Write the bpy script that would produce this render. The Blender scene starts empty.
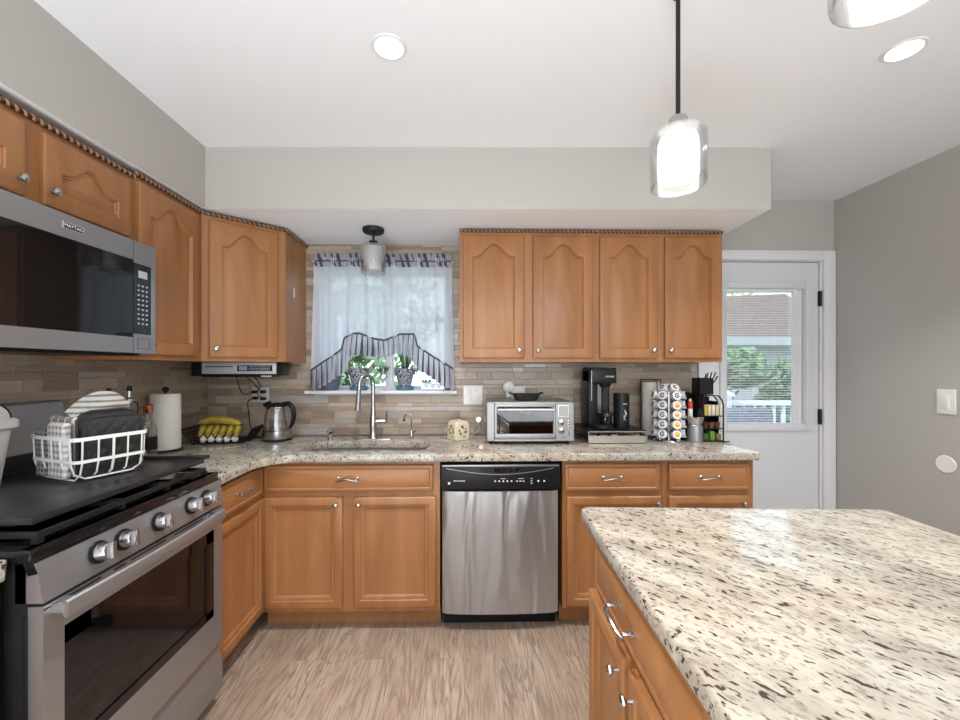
import bpy, bmesh, math, random
from mathutils import Vector, Matrix
random.seed(7)
PI = math.pi
C = bpy.context.scene.collection
SC = bpy.context.scene
R = math.radians

# ------------------------------------------------------------------ camera
cam = bpy.data.objects.new('camera', bpy.data.cameras.new('camera'))
C.objects.link(cam)
cam.location = (0, 0, 1.36)
cam.rotation_euler = (R(90), 0, R(-1.2))
cam.data.sensor_width = 36
cam.data.lens = 405 / 960 * 36
cam.data.shift_x = 7.5 / 960
cam.data.shift_y = 8 / 960
cam.data.clip_start = .02
SC.camera = cam
# ------------------------------------------------------------------ world and light
w = bpy.data.worlds.new('sky'); SC.world = w; w.use_nodes = True
wn = w.node_tree.nodes; wl = w.node_tree.links
bg = wn['Background']; bg.inputs[1].default_value = 2.6
tc = wn.new('ShaderNodeTexCoord'); sp = wn.new('ShaderNodeSeparateXYZ'); rp = wn.new('ShaderNodeValToRGB')
wl.new(tc.outputs['Generated'], sp.inputs[0]); wl.new(sp.outputs['Z'], rp.inputs[0]); wl.new(rp.outputs[0], bg.inputs[0])
rp.color_ramp.elements[0].color = (.78, .86, .95, 1); rp.color_ramp.elements[0].position = .0
rp.color_ramp.elements[1].color = (.42, .62, .95, 1); rp.color_ramp.elements[1].position = .8

def light(name, kind, loc, rot, energy, color=(1, 1, 1), **kw):
    l = bpy.data.lights.new(name, kind); l.energy = energy; l.color = color
    for k, v in kw.items(): setattr(l, k, v)
    o = bpy.data.objects.new(name, l); o.location = loc; o.rotation_euler = rot; C.objects.link(o); return o

light('sun', 'SUN', (0, 9, 9), (R(48), 0, R(-65)), 3.0, (1, .95, .87), angle=R(3))
# added fill light, set in a made-up opening in the unseen rear wall
light('rear_fill_light', 'AREA', (.4, -2.95, 1.45), (R(90), 0, 0), 42, (.93, .96, 1), shape='RECTANGLE', size=3.2, size_y=1.9)
light('rear_up_fill', 'AREA', (-.5, -1.1, .35), (R(180), 0, 0), 78, (.86, .93, 1), shape='RECTANGLE', size=1.3, size_y=2.4)  # unseen helper light aimed up, added to stand in for bounced light
CANS = [(-.263, 1.428), (1.559, 1.403), (-.263, -.35), (1.559, -.35), (-.263, -1.9), (1.559, -1.9)]
for cx, cy in CANS:
    light('recessed_lamp', 'AREA', (cx, cy, 2.468), (0, 0, 0), 12, (1, .98, .96), shape='DISK', size=.12, spread=R(110))
SC.view_settings.view_transform = 'Standard'; SC.view_settings.look = 'None'
SC.view_settings.gamma = 1; SC.view_settings.use_curve_mapping = False
SC.view_settings.exposure = .25

# ------------------------------------------------------------------ helpers
def tag(o, label=None, cat=None, group=None, kind=None):
    if label: o['label'] = label
    if cat: o['category'] = cat
    if group: o['group'] = group
    if kind: o['kind'] = kind
    return o

def thing(name, label, cat, loc=(0, 0, 0), rz=0, group=None, kind=None):
    o = bpy.data.objects.new(name, None); C.objects.link(o)
    o.location = loc; o.rotation_euler = (0, 0, rz); o.empty_display_size = .05
    return tag(o, label, cat, group, kind)

def attach(o, parent):
    o.parent = parent; o.matrix_parent_inverse = (Matrix.Translation(parent.location) @ parent.rotation_euler.to_matrix().to_4x4()).inverted()
    for k in ('label', 'category', 'group'):
        if k in o: del o[k]
    return o

class MB:
    def __init__(s): s.bm = bmesh.new(); s.mi = 0; s.M = Matrix.Identity(4)
    def v(s, p): return s.bm.verts.new(s.M @ Vector(p))
    def f(s, vs):
        try:
            f = s.bm.faces.new(vs); f.material_index = s.mi; return f
        except ValueError: return None
    def box(s, a, b, bev=0):
        x0, y0, z0 = [min(a[i], b[i]) for i in range(3)]; x1, y1, z1 = [max(a[i], b[i]) for i in range(3)]
        vs = [s.v(p) for p in ((x0,y0,z0),(x1,y0,z0),(x1,y1,z0),(x0,y1,z0),(x0,y0,z1),(x1,y0,z1),(x1,y1,z1),(x0,y1,z1))]
        fs = [s.f([vs[i] for i in q]) for q in ((0,3,2,1),(4,5,6,7),(0,1,5,4),(1,2,6,5),(2,3,7,6),(3,0,4,7))]
        if bev:
            es = {e for f in fs for e in f.edges}
            r = bmesh.ops.bevel(s.bm, geom=list(es), offset=bev, segments=2, affect='EDGES', profile=.6)
            for f in r['faces']: f.material_index = s.mi
        return s
    def loft(s, loops, closed=True, cap0=True, cap1=True):
        L = [[s.v(p) for p in l] for l in loops]
        n = len(L[0])
        for a, b in zip(L, L[1:]):
            for i in range(n if closed else n - 1):
                j = (i + 1) % n; s.f([a[i], a[j], b[j], b[i]])
        if closed and cap0: s.f(L[0][::-1])
        if closed and cap1: s.f(L[-1])
        return s
    def tube(s, pts, r, seg=8, caps=True, squash=1.0):
        P = [Vector(p) for p in pts]; n = len(P)
        rr = r if isinstance(r, (list, tuple)) else [r] * n
        T = [(P[min(i+1, n-1)] - P[max(i-1, 0)]).normalized() for i in range(n)]
        up = Vector((0, 0, 1)) if abs(T[0].z) < .9 else Vector((1, 0, 0))
        N = (up - T[0] * up.dot(T[0])).normalized(); loops = []
        for i in range(n):
            N = (N - T[i] * N.dot(T[i])).normalized(); B = T[i].cross(N)
            loops.append([P[i] + (N * math.cos(a) + B * math.sin(a) * squash) * rr[i] for a in [2*PI*k/seg for k in range(seg)]])
        return s.loft(loops, True, caps, caps)
    def cyl(s, a, b, r, r2=None, seg=20): return s.tube([a, b], [r, r if r2 is None else r2], seg)
    def lathe(s, prof, c=(0, 0, 0), seg=28, sx=1, sy=1, caps=True):
        loops = [[(c[0] + r*math.cos(2*PI*k/seg)*sx, c[1] + r*math.sin(2*PI*k/seg)*sy, c[2] + z) for k in range(seg)] for r, z in prof]
        return s.loft(loops, True, caps, caps)
    def lathe_y(s, prof, c, seg=20):     # axis pointing to -y, prof = (r, distance out)
        loops = [[(c[0] + r*math.cos(2*PI*k/seg), c[1] - d, c[2] + r*math.sin(2*PI*k/seg)) for k in range(seg)] for r, d in prof]
        return s.loft(loops)
    def prism(s, poly, a, b, axis='z'):
        if axis == 'z': l0 = [(p[0], p[1], a) for p in poly]; l1 = [(p[0], p[1], b) for p in poly]
        elif axis == 'y': l0 = [(p[0], a, p[1]) for p in poly]; l1 = [(p[0], b, p[1]) for p in poly]
        else: l0 = [(a, p[0], p[1]) for p in poly]; l1 = [(b, p[0], p[1]) for p in poly]
        return s.loft([l0, l1])
    def sph(s, c, r, sx=1, sy=1, sz=1, seg=16):
        n = seg // 2
        return s.lathe([(r*math.sin(PI*i/n) + 1e-5, -r*sz*math.cos(PI*i/n)) for i in range(n+1)], c, seg, sx, sy)
    def grid(s, fn, nu, nv):
        V = [[s.v(fn(i/nu, j/nv)) for j in range(nv+1)] for i in range(nu+1)]
        for i in range(nu):
            for j in range(nv): s.f([V[i][j], V[i+1][j], V[i+1][j+1], V[i][j+1]])
        return s
    def build(s, name, mats, parent=None, label=None, smooth=35, fix=True):
        if fix: bmesh.ops.recalc_face_normals(s.bm, faces=s.bm.faces)
        me = bpy.data.meshes.new(name); s.bm.to_mesh(me); s.bm.free()
        for m in (mats if isinstance(mats, (list, tuple)) else [mats]): me.materials.append(m)
        if smooth:
            for p in me.polygons: p.use_smooth = True
            me.set_sharp_from_angle(angle=R(smooth))
        o = bpy.data.objects.new(name, me); C.objects.link(o)
        if parent: o.parent = parent
        if label: o['label'] = label
        return o

def bx(name, a, b, m, parent=None, bev=0, label=None):
    return MB().box(a, b, bev).build(name, m, parent, label)

def copy_tree(o, parent=None):
    c = o.copy(); C.objects.link(c)
    if parent: c.parent = parent
    for ch in o.children: copy_tree(ch, c)
    return c

def text(body, size, name, m, parent, loc, rot, depth=.0004, align='CENTER', stretch=1):
    cu = bpy.data.curves.new('t', 'FONT'); cu.body = body; cu.size = size; cu.extrude = depth; cu.align_x = align; cu.align_y = 'CENTER'; cu.resolution_u = 2
    t = bpy.data.objects.new('t', cu); C.objects.link(t)
    bpy.context.view_layer.update()
    me = bpy.data.meshes.new_from_object(t); bpy.data.objects.remove(t)
    me.transform(Matrix.Translation(loc) @ rot @ Matrix.Diagonal((stretch, 1, 1, 1)))
    me.materials.clear(); me.materials.append(m)
    o = bpy.data.objects.new(name, me); C.objects.link(o); o.parent = parent
    return o
UP = Matrix.Rotation(R(90), 4, 'X')           # text standing up, read from -y

# ------------------------------------------------------------------ materials
def mat(name, col=(.8, .8, .8), rough=.5, metal=0, **kw):
    m = bpy.data.materials.new(name); m.use_nodes = True
    b = m.node_tree.nodes['Principled BSDF']
    b.inputs['Base Color'].default_value = (*col, 1); b.inputs['Roughness'].default_value = rough; b.inputs['Metallic'].default_value = metal
    for k, v in kw.items(): b.inputs[k.replace('_', ' ')].default_value = v
    return m
def N(m, t, **kw):
    n = m.node_tree.nodes.new(t)
    for k, v in kw.items():
        if k in n.inputs.keys(): n.inputs[k].default_value = v
        else: setattr(n, k, v)
    return n
def Lk(m, a, b): m.node_tree.links.new(a, b)
def coords(m, scale=(1, 1, 1), rot=(0, 0, 0), kind='Object'):
    t = N(m, 'ShaderNodeTexCoord'); mp = N(m, 'ShaderNodeMapping'); m2 = N(m, 'ShaderNodeMapping')
    mp.inputs['Rotation'].default_value = rot; m2.inputs['Scale'].default_value = scale
    Lk(m, t.outputs[kind], mp.inputs[0]); Lk(m, mp.outputs[0], m2.inputs[0]); return m2.outputs[0]
def ramp(m, fac, stops, interp='LINEAR'):
    r = N(m, 'ShaderNodeValToRGB'); e = r.color_ramp.elements; r.color_ramp.interpolation = interp
    while len(e) < len(stops): e.new(.5)
    for k, (p, c) in enumerate(stops):
        e[k].position = p; e[k].color = (*c, 1) if len(c) == 3 else c
    Lk(m, fac, r.inputs[0]); return r.outputs[0]
def noise(m, vec, scale, detail=3, rough=.5, dist=0):
    n = N(m, 'ShaderNodeTexNoise'); n.inputs['Scale'].default_value = scale; n.inputs['Detail'].default_value = detail
    n.inputs['Roughness'].default_value = rough; n.inputs['Distortion'].default_value = dist
    Lk(m, vec, n.inputs['Vector']); return n.outputs['Fac']
def mix(m, fac, a, b, bt='MIX'):
    n = N(m, 'ShaderNodeMix'); n.data_type = 'RGBA'; n.blend_type = bt
    for src, i in ((fac, 0), (a, 6), (b, 7)):
        if isinstance(src, (int, float)): n.inputs[i].default_value = src
        elif isinstance(src, tuple): n.inputs[i].default_value = (*src, 1)
        else: Lk(m, src, n.inputs[i])
    return n.outputs[2]
def bump(m, h, strength=.2, dist=.002):
    n = N(m, 'ShaderNodeBump'); n.inputs['Strength'].default_value = strength; n.inputs['Distance'].default_value = dist
    Lk(m, h, n.inputs['Height']); Lk(m, n.outputs[0], m.node_tree.nodes['Principled BSDF'].inputs['Normal'])
def base(m, out): Lk(m, out, m.node_tree.nodes['Principled BSDF'].inputs['Base Color'])

def wood(name, c0, c1, c2, horiz=False, rough=.38):
    m = mat(name, c1, rough)
    sc = (1.2, 9, 9) if horiz else (9, 9, 1.0)
    v = coords(m, sc)
    n1 = noise(m, v, 1.3, 4, .5, .6); v2 = coords(m, (3, 90, 90) if horiz else (90, 90, 3)); n2 = noise(m, v2, 2, 2)
    c = ramp(m, n1, [(.3, c0), (.52, c1), (.75, c2)])
    base(m, mix(m, ramp(m, n2, [(.3, (.84, .84, .84)), (.6, (1, 1, 1))]), (0, 0, 0), c) if False else mix(m, .16, c, ramp(m, n2, [(.3, (.5, .5, .5)), (.7, (1, 1, 1))]), 'MULTIPLY'))
    bump(m, n2, .05, .001); return m
MAPLE = wood('honey maple', (.30, .125, .042), (.35, .152, .054), (.405, .185, .070))
MAPLEH = wood('honey maple horizontal grain', (.30, .125, .042), (.35, .152, .054), (.405, .185, .070), True)
DARKWOOD = mat('dark varnish brown', (.05, .02, .012), .4)
REDWOOD = wood('reddish cabinet underside', (.12, .03, .015), (.16, .04, .02), (.2, .05, .025), True)
ROPEL = mat('rope light wood', (.36, .2, .11), .4); ROPED = mat('rope dark glaze', (.035, .017, .01), .4)

PAINT = mat('warm grey wall paint', (.455, .435, .40), .42)
bump(PAINT, noise(PAINT, coords(PAINT, (1, 1, 1)), 260, 2), .05, .001)
CEIL = mat('flat ceiling white', (.86, .87, .885), .9)
TRIM = mat('white trim paint', (.74, .74, .74), .35)
WHITE = mat('white plastic', (.8, .79, .76), .35)
DOORW = mat('white door paint', (.66, .67, .69), .4)
BLACK = mat('black plastic', (.009, .009, .010), .34, Specular_IOR_Level=.25)
BLACKM = mat('black matte metal', (.011, .011, .011), .45, 0, Specular_IOR_Level=.3)
CHROME = mat('chrome', (.60, .60, .61), .16, 1)
NICKEL = mat('brushed nickel', (.46, .45, .44), .26, 1)
BLKGLASS = mat('black glass', (.006, .006, .007), .04)
RUBBER = mat('black rubber', (.01, .01, .01), .7)
MARK = mat('white print', (.75, .75, .75), .5)

def steel(name, sc, rough=.36, col=(.37, .375, .385), wavy=0):
    m = mat(name, col, rough, .8)
    n = noise(m, coords(m, sc), 3, 2)
    if wavy:
        n2 = noise(m, coords(m, (5, 1, 1.1)), wavy, 1, .4, .8)
        mm = N(m, 'ShaderNodeMath', operation='MULTIPLY_ADD'); Lk(m, n, mm.inputs[0]); mm.inputs[1].default_value = .01; Lk(m, n2, mm.inputs[2]); bump(m, mm.outputs[0], 1, .02)
    else: bump(m, n, .05, .001)
    mr = N(m, 'ShaderNodeMapRange'); Lk(m, n, mr.inputs[0]); mr.inputs[3].default_value = rough - .06; mr.inputs[4].default_value = rough + .08
    Lk(m, mr.outputs[0], m.node_tree.nodes['Principled BSDF'].inputs['Roughness']); return m
STEEL = steel('brushed steel', (2, 2, 120))
STEELD = steel('darker brushed steel', (2, 2, 160), .32, (.30, .30, .305))
STEELW = steel('brushed steel door skin', (120, 2, 2), .32, (.43, .425, .425), 2.2)

def granite():
    m = mat('speckled cream granite', (.7, .65, .58), .09, Specular_IOR_Level=.5)
    rot = (0, 0, R(50))
    v = coords(m, (1, 2.3, 2), rot)
    d1 = noise(m, v, 46, 2, .5, .1); d2 = noise(m, coords(m, (1, 2.0, 1.6), rot), 70, 2, .5)
    cl = noise(m, coords(m, (1, 2.2, 1.5), rot), 7, 4, .6, .5); cl2 = noise(m, coords(m, (1, 1, 1)), 2.2, 2)
    c = ramp(m, cl, [(.3, (.30, .27, .225)), (.43, (.35, .32, .265)), (.56, (.44, .415, .35)), (.72, (.49, .475, .415))])
    c = mix(m, ramp(m, cl2, [(.45, (0, 0, 0)), (.7, (.35, .35, .35))]), c, (.62, .48, .35))
    c = mix(m, ramp(m, d2, [(.54, (0, 0, 0)), (.63, (.7, .7, .7))]), c, (.22, .185, .155))
    mod = N(m, 'ShaderNodeMath', operation='MULTIPLY_ADD'); Lk(m, cl, mod.inputs[0]); mod.inputs[1].default_value = -.22; Lk(m, d1, mod.inputs[2])
    c = mix(m, ramp(m, mod.outputs[0], [(.495, (0, 0, 0)), (.53, (1, 1, 1))]), c, (.055, .038, .032))
    base(m, c); return m
GRANITE = granite()

def floormat():
    m = mat('grey oak plank floor', (.4, .33, .27), .42)
    b = N(m, 'ShaderNodeTexBrick'); v = coords(m, (1, 1, 1), (0, 0, R(90))); Lk(m, v, b.inputs['Vector'])
    b.offset = .37; b.inputs['Scale'].default_value = 1; b.inputs['Brick Width'].default_value = 1.9; b.inputs['Row Height'].default_value = .16
    b.inputs['Mortar Size'].default_value = .0012; b.inputs['Mortar Smooth'].default_value = .3; b.inputs['Bias'].default_value = 0
    b.inputs['Color1'].default_value = (0, 0, 0, 1); b.inputs['Color2'].default_value = (1, 1, 1, 1); b.inputs['Mortar'].default_value = (.5, .5, .5, 1)
    sh = N(m, 'ShaderNodeVectorMath', operation='MULTIPLY_ADD'); t = N(m, 'ShaderNodeTexCoord')
    Lk(m, b.outputs['Color'], sh.inputs[0]); sh.inputs[1].default_value = (3, 17, 0); Lk(m, t.outputs['Object'], sh.inputs[2])
    mp = N(m, 'ShaderNodeMapping'); mp.inputs['Scale'].default_value = (5.5, .8, 1); Lk(m, sh.outputs[0], mp.inputs[0])
    g = noise(m, mp.outputs[0], 1.6, 3, .5, .6)
    rings = N(m, 'ShaderNodeMath', operation='MULTIPLY'); Lk(m, g, rings.inputs[0]); rings.inputs[1].default_value = 11
    fr = N(m, 'ShaderNodeMath', operation='PINGPONG'); Lk(m, rings.outputs[0], fr.inputs[0]); fr.inputs[1].default_value = .5
    mp2 = N(m, 'ShaderNodeMapping'); mp2.inputs['Scale'].default_value = (70, 3, 1); Lk(m, sh.outputs[0], mp2.inputs[0])
    g2 = noise(m, mp2.outputs[0], 2, 3, .6)
    mp3 = N(m, 'ShaderNodeMapping'); mp3.inputs['Scale'].default_value = (3.5, .8, 1); Lk(m, sh.outputs[0], mp3.inputs[0])
    g3 = noise(m, mp3.outputs[0], 1.3, 3, .5)
    c = ramp(m, g2, [(.34, (.20, .14, .10)), (.5, (.36, .275, .21)), (.68, (.46, .37, .295))])
    c = mix(m, ramp(m, fr.outputs[0], [(.0, (.75, .75, .75)), (.22, (0, 0, 0))]), c, (.16, .11, .08))
    c = mix(m, ramp(m, g3, [(.35, (.6, .6, .6)), (.6, (0, 0, 0))]), c, (.25, .175, .125))
    tone = mix(m, .12, c, b.outputs['Color'], 'SOFT_LIGHT')
    c = mix(m, b.outputs['Fac'], tone, (.25, .195, .155))
    base(m, c); bump(m, g2, .12, .001); return m
FLOOR = floormat()

TILES = []
for k, (col, ro) in enumerate([((.345, .265, .195), .3), ((.41, .325, .245), .32), ((.275, .205, .15), .28), ((.45, .375, .295), .3), ((.38, .35, .32), .06)]):
    m = mat('mosaic tile tone %d' % k, col, ro)
    n = noise(m, coords(m, (6, 6, 40)), 2, 3)
    base(m, mix(m, .5, col, ramp(m, n, [(.3, tuple(c*.8 for c in col)), (.7, tuple(min(1, c*1.2) for c in col))])))
    TILES.append(m)
GROUT = mat('grout', (.36, .32, .28), .8)

def glass(name, tint=(1, 1, 1), gl=.08, rough=.0):
    m = bpy.data.materials.new(name); m.use_nodes = True; nt = m.node_tree; nt.nodes.clear()
    o = nt.nodes.new('ShaderNodeOutputMaterial'); t = nt.nodes.new('ShaderNodeBsdfTransparent'); g = nt.nodes.new('ShaderNodeBsdfGlossy')
    mx = nt.nodes.new('ShaderNodeMixShader'); lw = nt.nodes.new('ShaderNodeLayerWeight'); mr = nt.nodes.new('ShaderNodeMapRange')
    lw.inputs[0].default_value = .35; mr.inputs[3].default_value = gl; mr.inputs[4].default_value = .75
    t.inputs[0].default_value = (*tint, 1); g.inputs['Roughness'].default_value = rough
    nt.links.new(lw.outputs['Facing'], mr.inputs[0]); nt.links.new(mr.outputs[0], mx.inputs[0]); nt.links.new(t.outputs[0], mx.inputs[1]); nt.links.new(g.outputs[0], mx.inputs[2]); nt.links.new(mx.outputs[0], o.inputs[0])
    return m
GLASS = glass('clear glass'); GLASSD = glass('dark oven glass', (.20, .19, .18), .14); PANE = glass('window pane', (.96, .98, .97), .04)

def cloth(name, col, trans=.5, clear=0., colors=None):
    m = bpy.data.materials.new(name); m.use_nodes = True; nt = m.node_tree; nt.nodes.clear()
    o = nt.nodes.new('ShaderNodeOutputMaterial'); d = nt.nodes.new('ShaderNodeBsdfDiffuse'); t = nt.nodes.new('ShaderNodeBsdfTranslucent'); p = nt.nodes.new('ShaderNodeBsdfTransparent')
    a = nt.nodes.new('ShaderNodeMixShader'); b = nt.nodes.new('ShaderNodeMixShader')
    d.inputs[0].default_value = (*col, 1); t.inputs[0].default_value = (*col, 1); a.inputs[0].default_value = trans; b.inputs[0].default_value = clear
    nt.links.new(d.outputs[0], a.inputs[1]); nt.links.new(t.outputs[0], a.inputs[2]); nt.links.new(a.outputs[0], b.inputs[1]); nt.links.new(p.outputs[0], b.inputs[2]); nt.links.new(b.outputs[0], o.inputs[0])
    return m
SHEER = cloth('lavender grey sheer', (.84, .85, .93), .62, .10); SHEERR = cloth('grey ruffle cloth', (.62, .61, .68), .55, .08); SHEERD = cloth('dark stripe and painted fold shade', (.12, .11, .15), .3, .0)
def emis(name, col, st):
    m = mat(name, col, .5); b = m.node_tree.nodes['Principled BSDF']; b.inputs['Emission Color'].default_value = (*col, 1); b.inputs['Emission Strength'].default_value = st; return m

# ------------------------------------------------------------------ the setting
XL, XR, YB, YR, ZC = -1.676, 2.505, 2.69, -3.1, 2.49
WX0, WX1, WZ0, WZ1 = -.975, -.09, 1.195, 2.05          # window hole
DX0, DX1, DZ1 = 1.665, 2.43, 2.09                      # door hole
S_ = lambda o, l=None: tag(o, l, None, None, 'structure')
S_(bx('floor', (XL-.15, YR-.15, -.1), (XR+.15, YB+.2, 0), FLOOR))
S_(bx('ceiling', (XL-.15, YR-.15, ZC), (XR+.15, YB+.2, ZC+.1), CEIL))
S_(bx('wall_left', (XL-.15, YR-.15, 0), (XL, YB+.2, ZC), PAINT))
S_(bx('wall_right', (XR, YR-.15, 0), (XR+.15, YB+.2, ZC), PAINT))
m = MB(); y0, y1 = YB, YB+.2
m.box((XL, y0, 0), (WX0, y1, ZC)); m.box((WX0, y0, 0), (WX1, y1, WZ0)); m.box((WX0, y0, WZ1), (WX1, y1, ZC))
m.box((WX1, y0, 0), (DX0, y1, ZC)); m.box((DX0, y0, DZ1), (DX1, y1, ZC)); m.box((DX1, y0, 0), (XR, y1, ZC))
S_(m.build('wall_back', PAINT, smooth=0))
m = MB()
m.box((XL, YR-.15, 0), (XR, YR, .5)); m.box((XL, YR-.15, 2.4), (XR, YR, ZC)); m.box((XL, YR-.15, .5), (-1.2, YR, 2.4)); m.box((2.0, YR-.15, .5), (XR, YR, 2.4))
S_(m.build('wall_rear', PAINT, smooth=0))
# bulkhead over the cupboards
m = MB()
A = [(-1.323, 2.10), (1.573, 2.043), (1.60, YB), (XL, YB), (XL, -1.0), (-1.317, -1.0)]
m.mi = 0
z0, z1 = 2.175, ZC
vb = [m.v((p[0], p[1], z0)) for p in A]; vt = [m.v((p[0], p[1], z1)) for p in A]
for i in range(6): m.f([vb[i], vb[(i+1) % 6], vt[(i+1) % 6], vt[i]])
m.mi = 1; m.f(vb[::-1]); m.mi = 0; m.f(vt)
S_(m.build('wall_bulkhead', [PAINT, CEIL], smooth=0), 'grey painted bulkhead running above the wall cupboards')
# baseboard at the right wall
S_(bx('baseboard_right', (XR-.014, YR, 0), (XR, YB, .1), TRIM))

# mosaic tiles
def tiles(name, rects, holes, to3d, parent=None):
    m = MB(); rnd = random.Random(11)
    m.mi = 5
    for (a0, b0, a1, b1) in rects: 
        pass
    zmin = min(r[1] for r in rects); zmax = max(r[3] for r in rects)
    z = zmin; g = .0022
    pat = [.048, .024, .036, .048, .03, .024, .048]; k = 0
    while z < zmax - .004:
        h = min(pat[k % len(pat)], zmax - z); zc = z + h/2; k += 1
        iv = [(r[0], r[2]) for r in rects if r[1] <= zc <= r[3]]
        for (ha0, hb0, ha1, hb1) in holes:
            if hb0 <= zc <= hb1:
                n = []
                for a, b in iv:
                    if ha0 > a: n.append((a, min(b, ha0)))
                    if ha1 < b: n.append((max(a, ha1), b))
                iv = [q for q in n if q[1] - q[0] > .01]
        for a, b in iv:
            m.mi = 5; P = [to3d(a, z, 0), to3d(b, z+h, .0035)]; m.box(P[0], P[1])
            x = a - rnd.uniform(0, .2)
            while x < b:
                L = rnd.choice([.075, .1, .15, .15, .2, .3]); x0 = max(x, a); x1 = min(x+L, b)
                if x1 - x0 > .006:
                    m.mi = rnd.choices(range(5), [5, 5, 4, 2, 1.3])[0]
                    p, q, s = (x0+g/2, z+g/2), (x1-g/2, z+h-g/2), .0012
                    t0 = .006 + rnd.uniform(0, .001); tl = rnd.uniform(-.0004, .0004)
                    lo = [[to3d(p[0], p[1], .003), to3d(q[0], p[1], .003), to3d(q[0], q[1], .003), to3d(p[0], q[1], .003)],
                          [to3d(p[0], p[1], t0-s), to3d(q[0], p[1], t0-s), to3d(q[0], q[1], t0-s), to3d(p[0], q[1], t0-s)],
                          [to3d(p[0]+s, p[1]+s, t0+tl), to3d(q[0]-s, p[1]+s, t0-tl), to3d(q[0]-s, q[1]-s, t0-tl), to3d(p[0]+s, q[1]-s, t0+tl)]]
                    m.loft(lo, True, False, True)
                x += L
        z += h
    return m.build(name, TILES + [GROUT], parent, smooth=0)
ZT = .92
S_(tiles('wall_back_tiles', [(XL+.008, ZT, 1.562, 1.42), (-1.05, 1.42, -.02, 2.174)], [(WX0-.012, WZ0-.02, WX1+.012, WZ1+.02)], lambda a, z, t: (a, YB - t, z)), 'taupe glass and stone strip tiles around the sink window')
S_(tiles('wall_left_tiles', [(-.6, .9, YB-.009, 1.42)], [], lambda a, z, t: (XL + t, a, z)), 'taupe strip tiles on the wall behind the stove')

# window over the sink
win = thing('window_1', 'white vinyl window over the sink', None, (0, 0, 0), kind='structure')
yg = YB + .165
m = MB()
for a, b in (((WX0, yg-.03, WZ0), (WX0+.045, yg+.03, WZ1)), ((WX1-.045, yg-.03, WZ0), (WX1, yg+.03, WZ1)), ((WX0, yg-.03, WZ1-.045), (WX1, yg+.03, WZ1)), ((WX0, yg-.03, WZ0), (WX1, yg+.03, WZ0+.04)), ((-.545, yg-.035, WZ0), (-.495, yg+.03, WZ1)), ((-.495, yg-.02, 1.68), (WX1, yg+.02, 1.715))):
    m.box(a, b, .004)
m.build('window_frame', TRIM, win)
bx('glass_pane', (WX0+.02, yg-.003, WZ0+.02), (WX1-.02, yg+.003, WZ1-.02), PANE, win)
bx('window_sill', (-1.035, YB-.045, WZ0-.003), (-.045, YB+.2, WZ0+.017), TRIM, win, .004)
m = MB()   # inner jamb lining
m.box((WX0-.012, YB-.009, WZ0+.017), (WX0+.003, YB+.17, WZ1)); m.box((WX1-.003, YB-.009, WZ0+.017), (WX1+.012, YB+.17, WZ1)); m.box((WX0-.012, YB-.009, WZ1-.003), (WX1+.012, YB+.17, WZ1+.012))
m.build('window_jamb', TRIM, win)
SILL = WZ0 + .017

# back door
dr = thing('door_1', 'white back door with half glass and horizontal blind', None, kind='structure')
m = MB()
x0, x1, zt = 1.69, 2.405, 2.075
gx0, gx1, gz0, gz1 = 1.765, 2.315, .975, 1.905
yd = YB + .012
m.box((x0, yd, 0.01), (gx0, yd+.045, zt)); m.box((gx1, yd, .01), (x1, yd+.045, zt)); m.box((gx0, yd, .01), (gx1, yd+.045, gz0)); m.box((gx0, yd, gz1), (gx1, yd+.045, zt))
m.build('door_slab', DOORW, dr, smooth=0)
m = MB()
def frame_rect(m, x0, x1, z0, z1, w, y0, y1, bev=.003):
    m.box((x0, y0, z0), (x0+w, y1, z1), bev); m.box((x1-w, y0, z0), (x1, y1, z1), bev); m.box((x0+w, y0, z1-w), (x1-w, y1, z1), bev); m.box((x0+w, y0, z0), (x1-w, y1, z0+w), bev)
frame_rect(m, gx0-.04, gx1+.04, gz0-.04, gz1+.04, .045, yd-.014, yd+.012, .005)
frame_rect(m, gx0-.004, gx1+.004, gz0-.004, gz1+.004, .012, yd-.004, yd+.03, .002)
m.build('glass_frame', DOORW, dr)
bx('glass_pane', (gx0, yd+.034, gz0), (gx1, yd+.038, gz1), PANE, dr)
m = MB()
for k in range(54):
    z = gz0 + .014 + k * .0167
    m.M = Matrix.Translation((0, yd+.02, z)) @ Matrix.Rotation(R(12), 4, 'X')
    m.box((gx0+.012, -.0055, -.0003), (gx1-.08, .0055, .0003))
m.M = Matrix.Identity(4)
for x in (gx0+.12, gx1-.2): m.cyl((x, yd+.02, gz0+.01), (x, yd+.02, gz1-.01), .0007, seg=5)
m.box((gx0+.012, yd+.012, gz1-.03), (gx1-.08, yd+.028, gz1-.012))
m.build('blind_slats', TRIM, dr, smooth=0)
m = MB()
m.box((gx1-.078, yd+.016, gz0+.004), (gx1-.012, yd+.024, gz1-.012), .002); m.box((gx1-.075, yd+.012, gz0+.004), (gx1-.05, yd+.026, gz1-.012), .004); m.box((gx1-.034, yd+.012, gz0+.004), (gx1-.012, yd+.028, gz1-.012), .004)
m.build('blind_side_channel', TRIM, dr)
for z in (1.83, 1.03, .25):
    m = MB(); m.box((x1-.004, yd-.01, z-.05), (x1+.016, yd+.01, z+.05), .002); m.cyl((x1+.006, yd-.013, z-.052), (x1+.006, yd-.013, z+.052), .007, seg=10)
    m.build('hinge', BLACKM, dr)
m = MB()
for a, b in (((1.567, YB-.02, 0), (1.672, YB, 2.15)), ((2.42, YB-.02, 0), (XR-.004, YB, 2.15)), ((1.672, YB-.02, 2.085), (2.42, YB, 2.15))): m.box(a, b, .005)
m.box((DX0, YB, 0), (1.687, YB+.19, DZ1)); m.box((2.409, YB, 0), (DX1, YB+.19, DZ1)); m.box((1.687, YB, 2.08), (2.409, YB+.19, DZ1))
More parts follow.
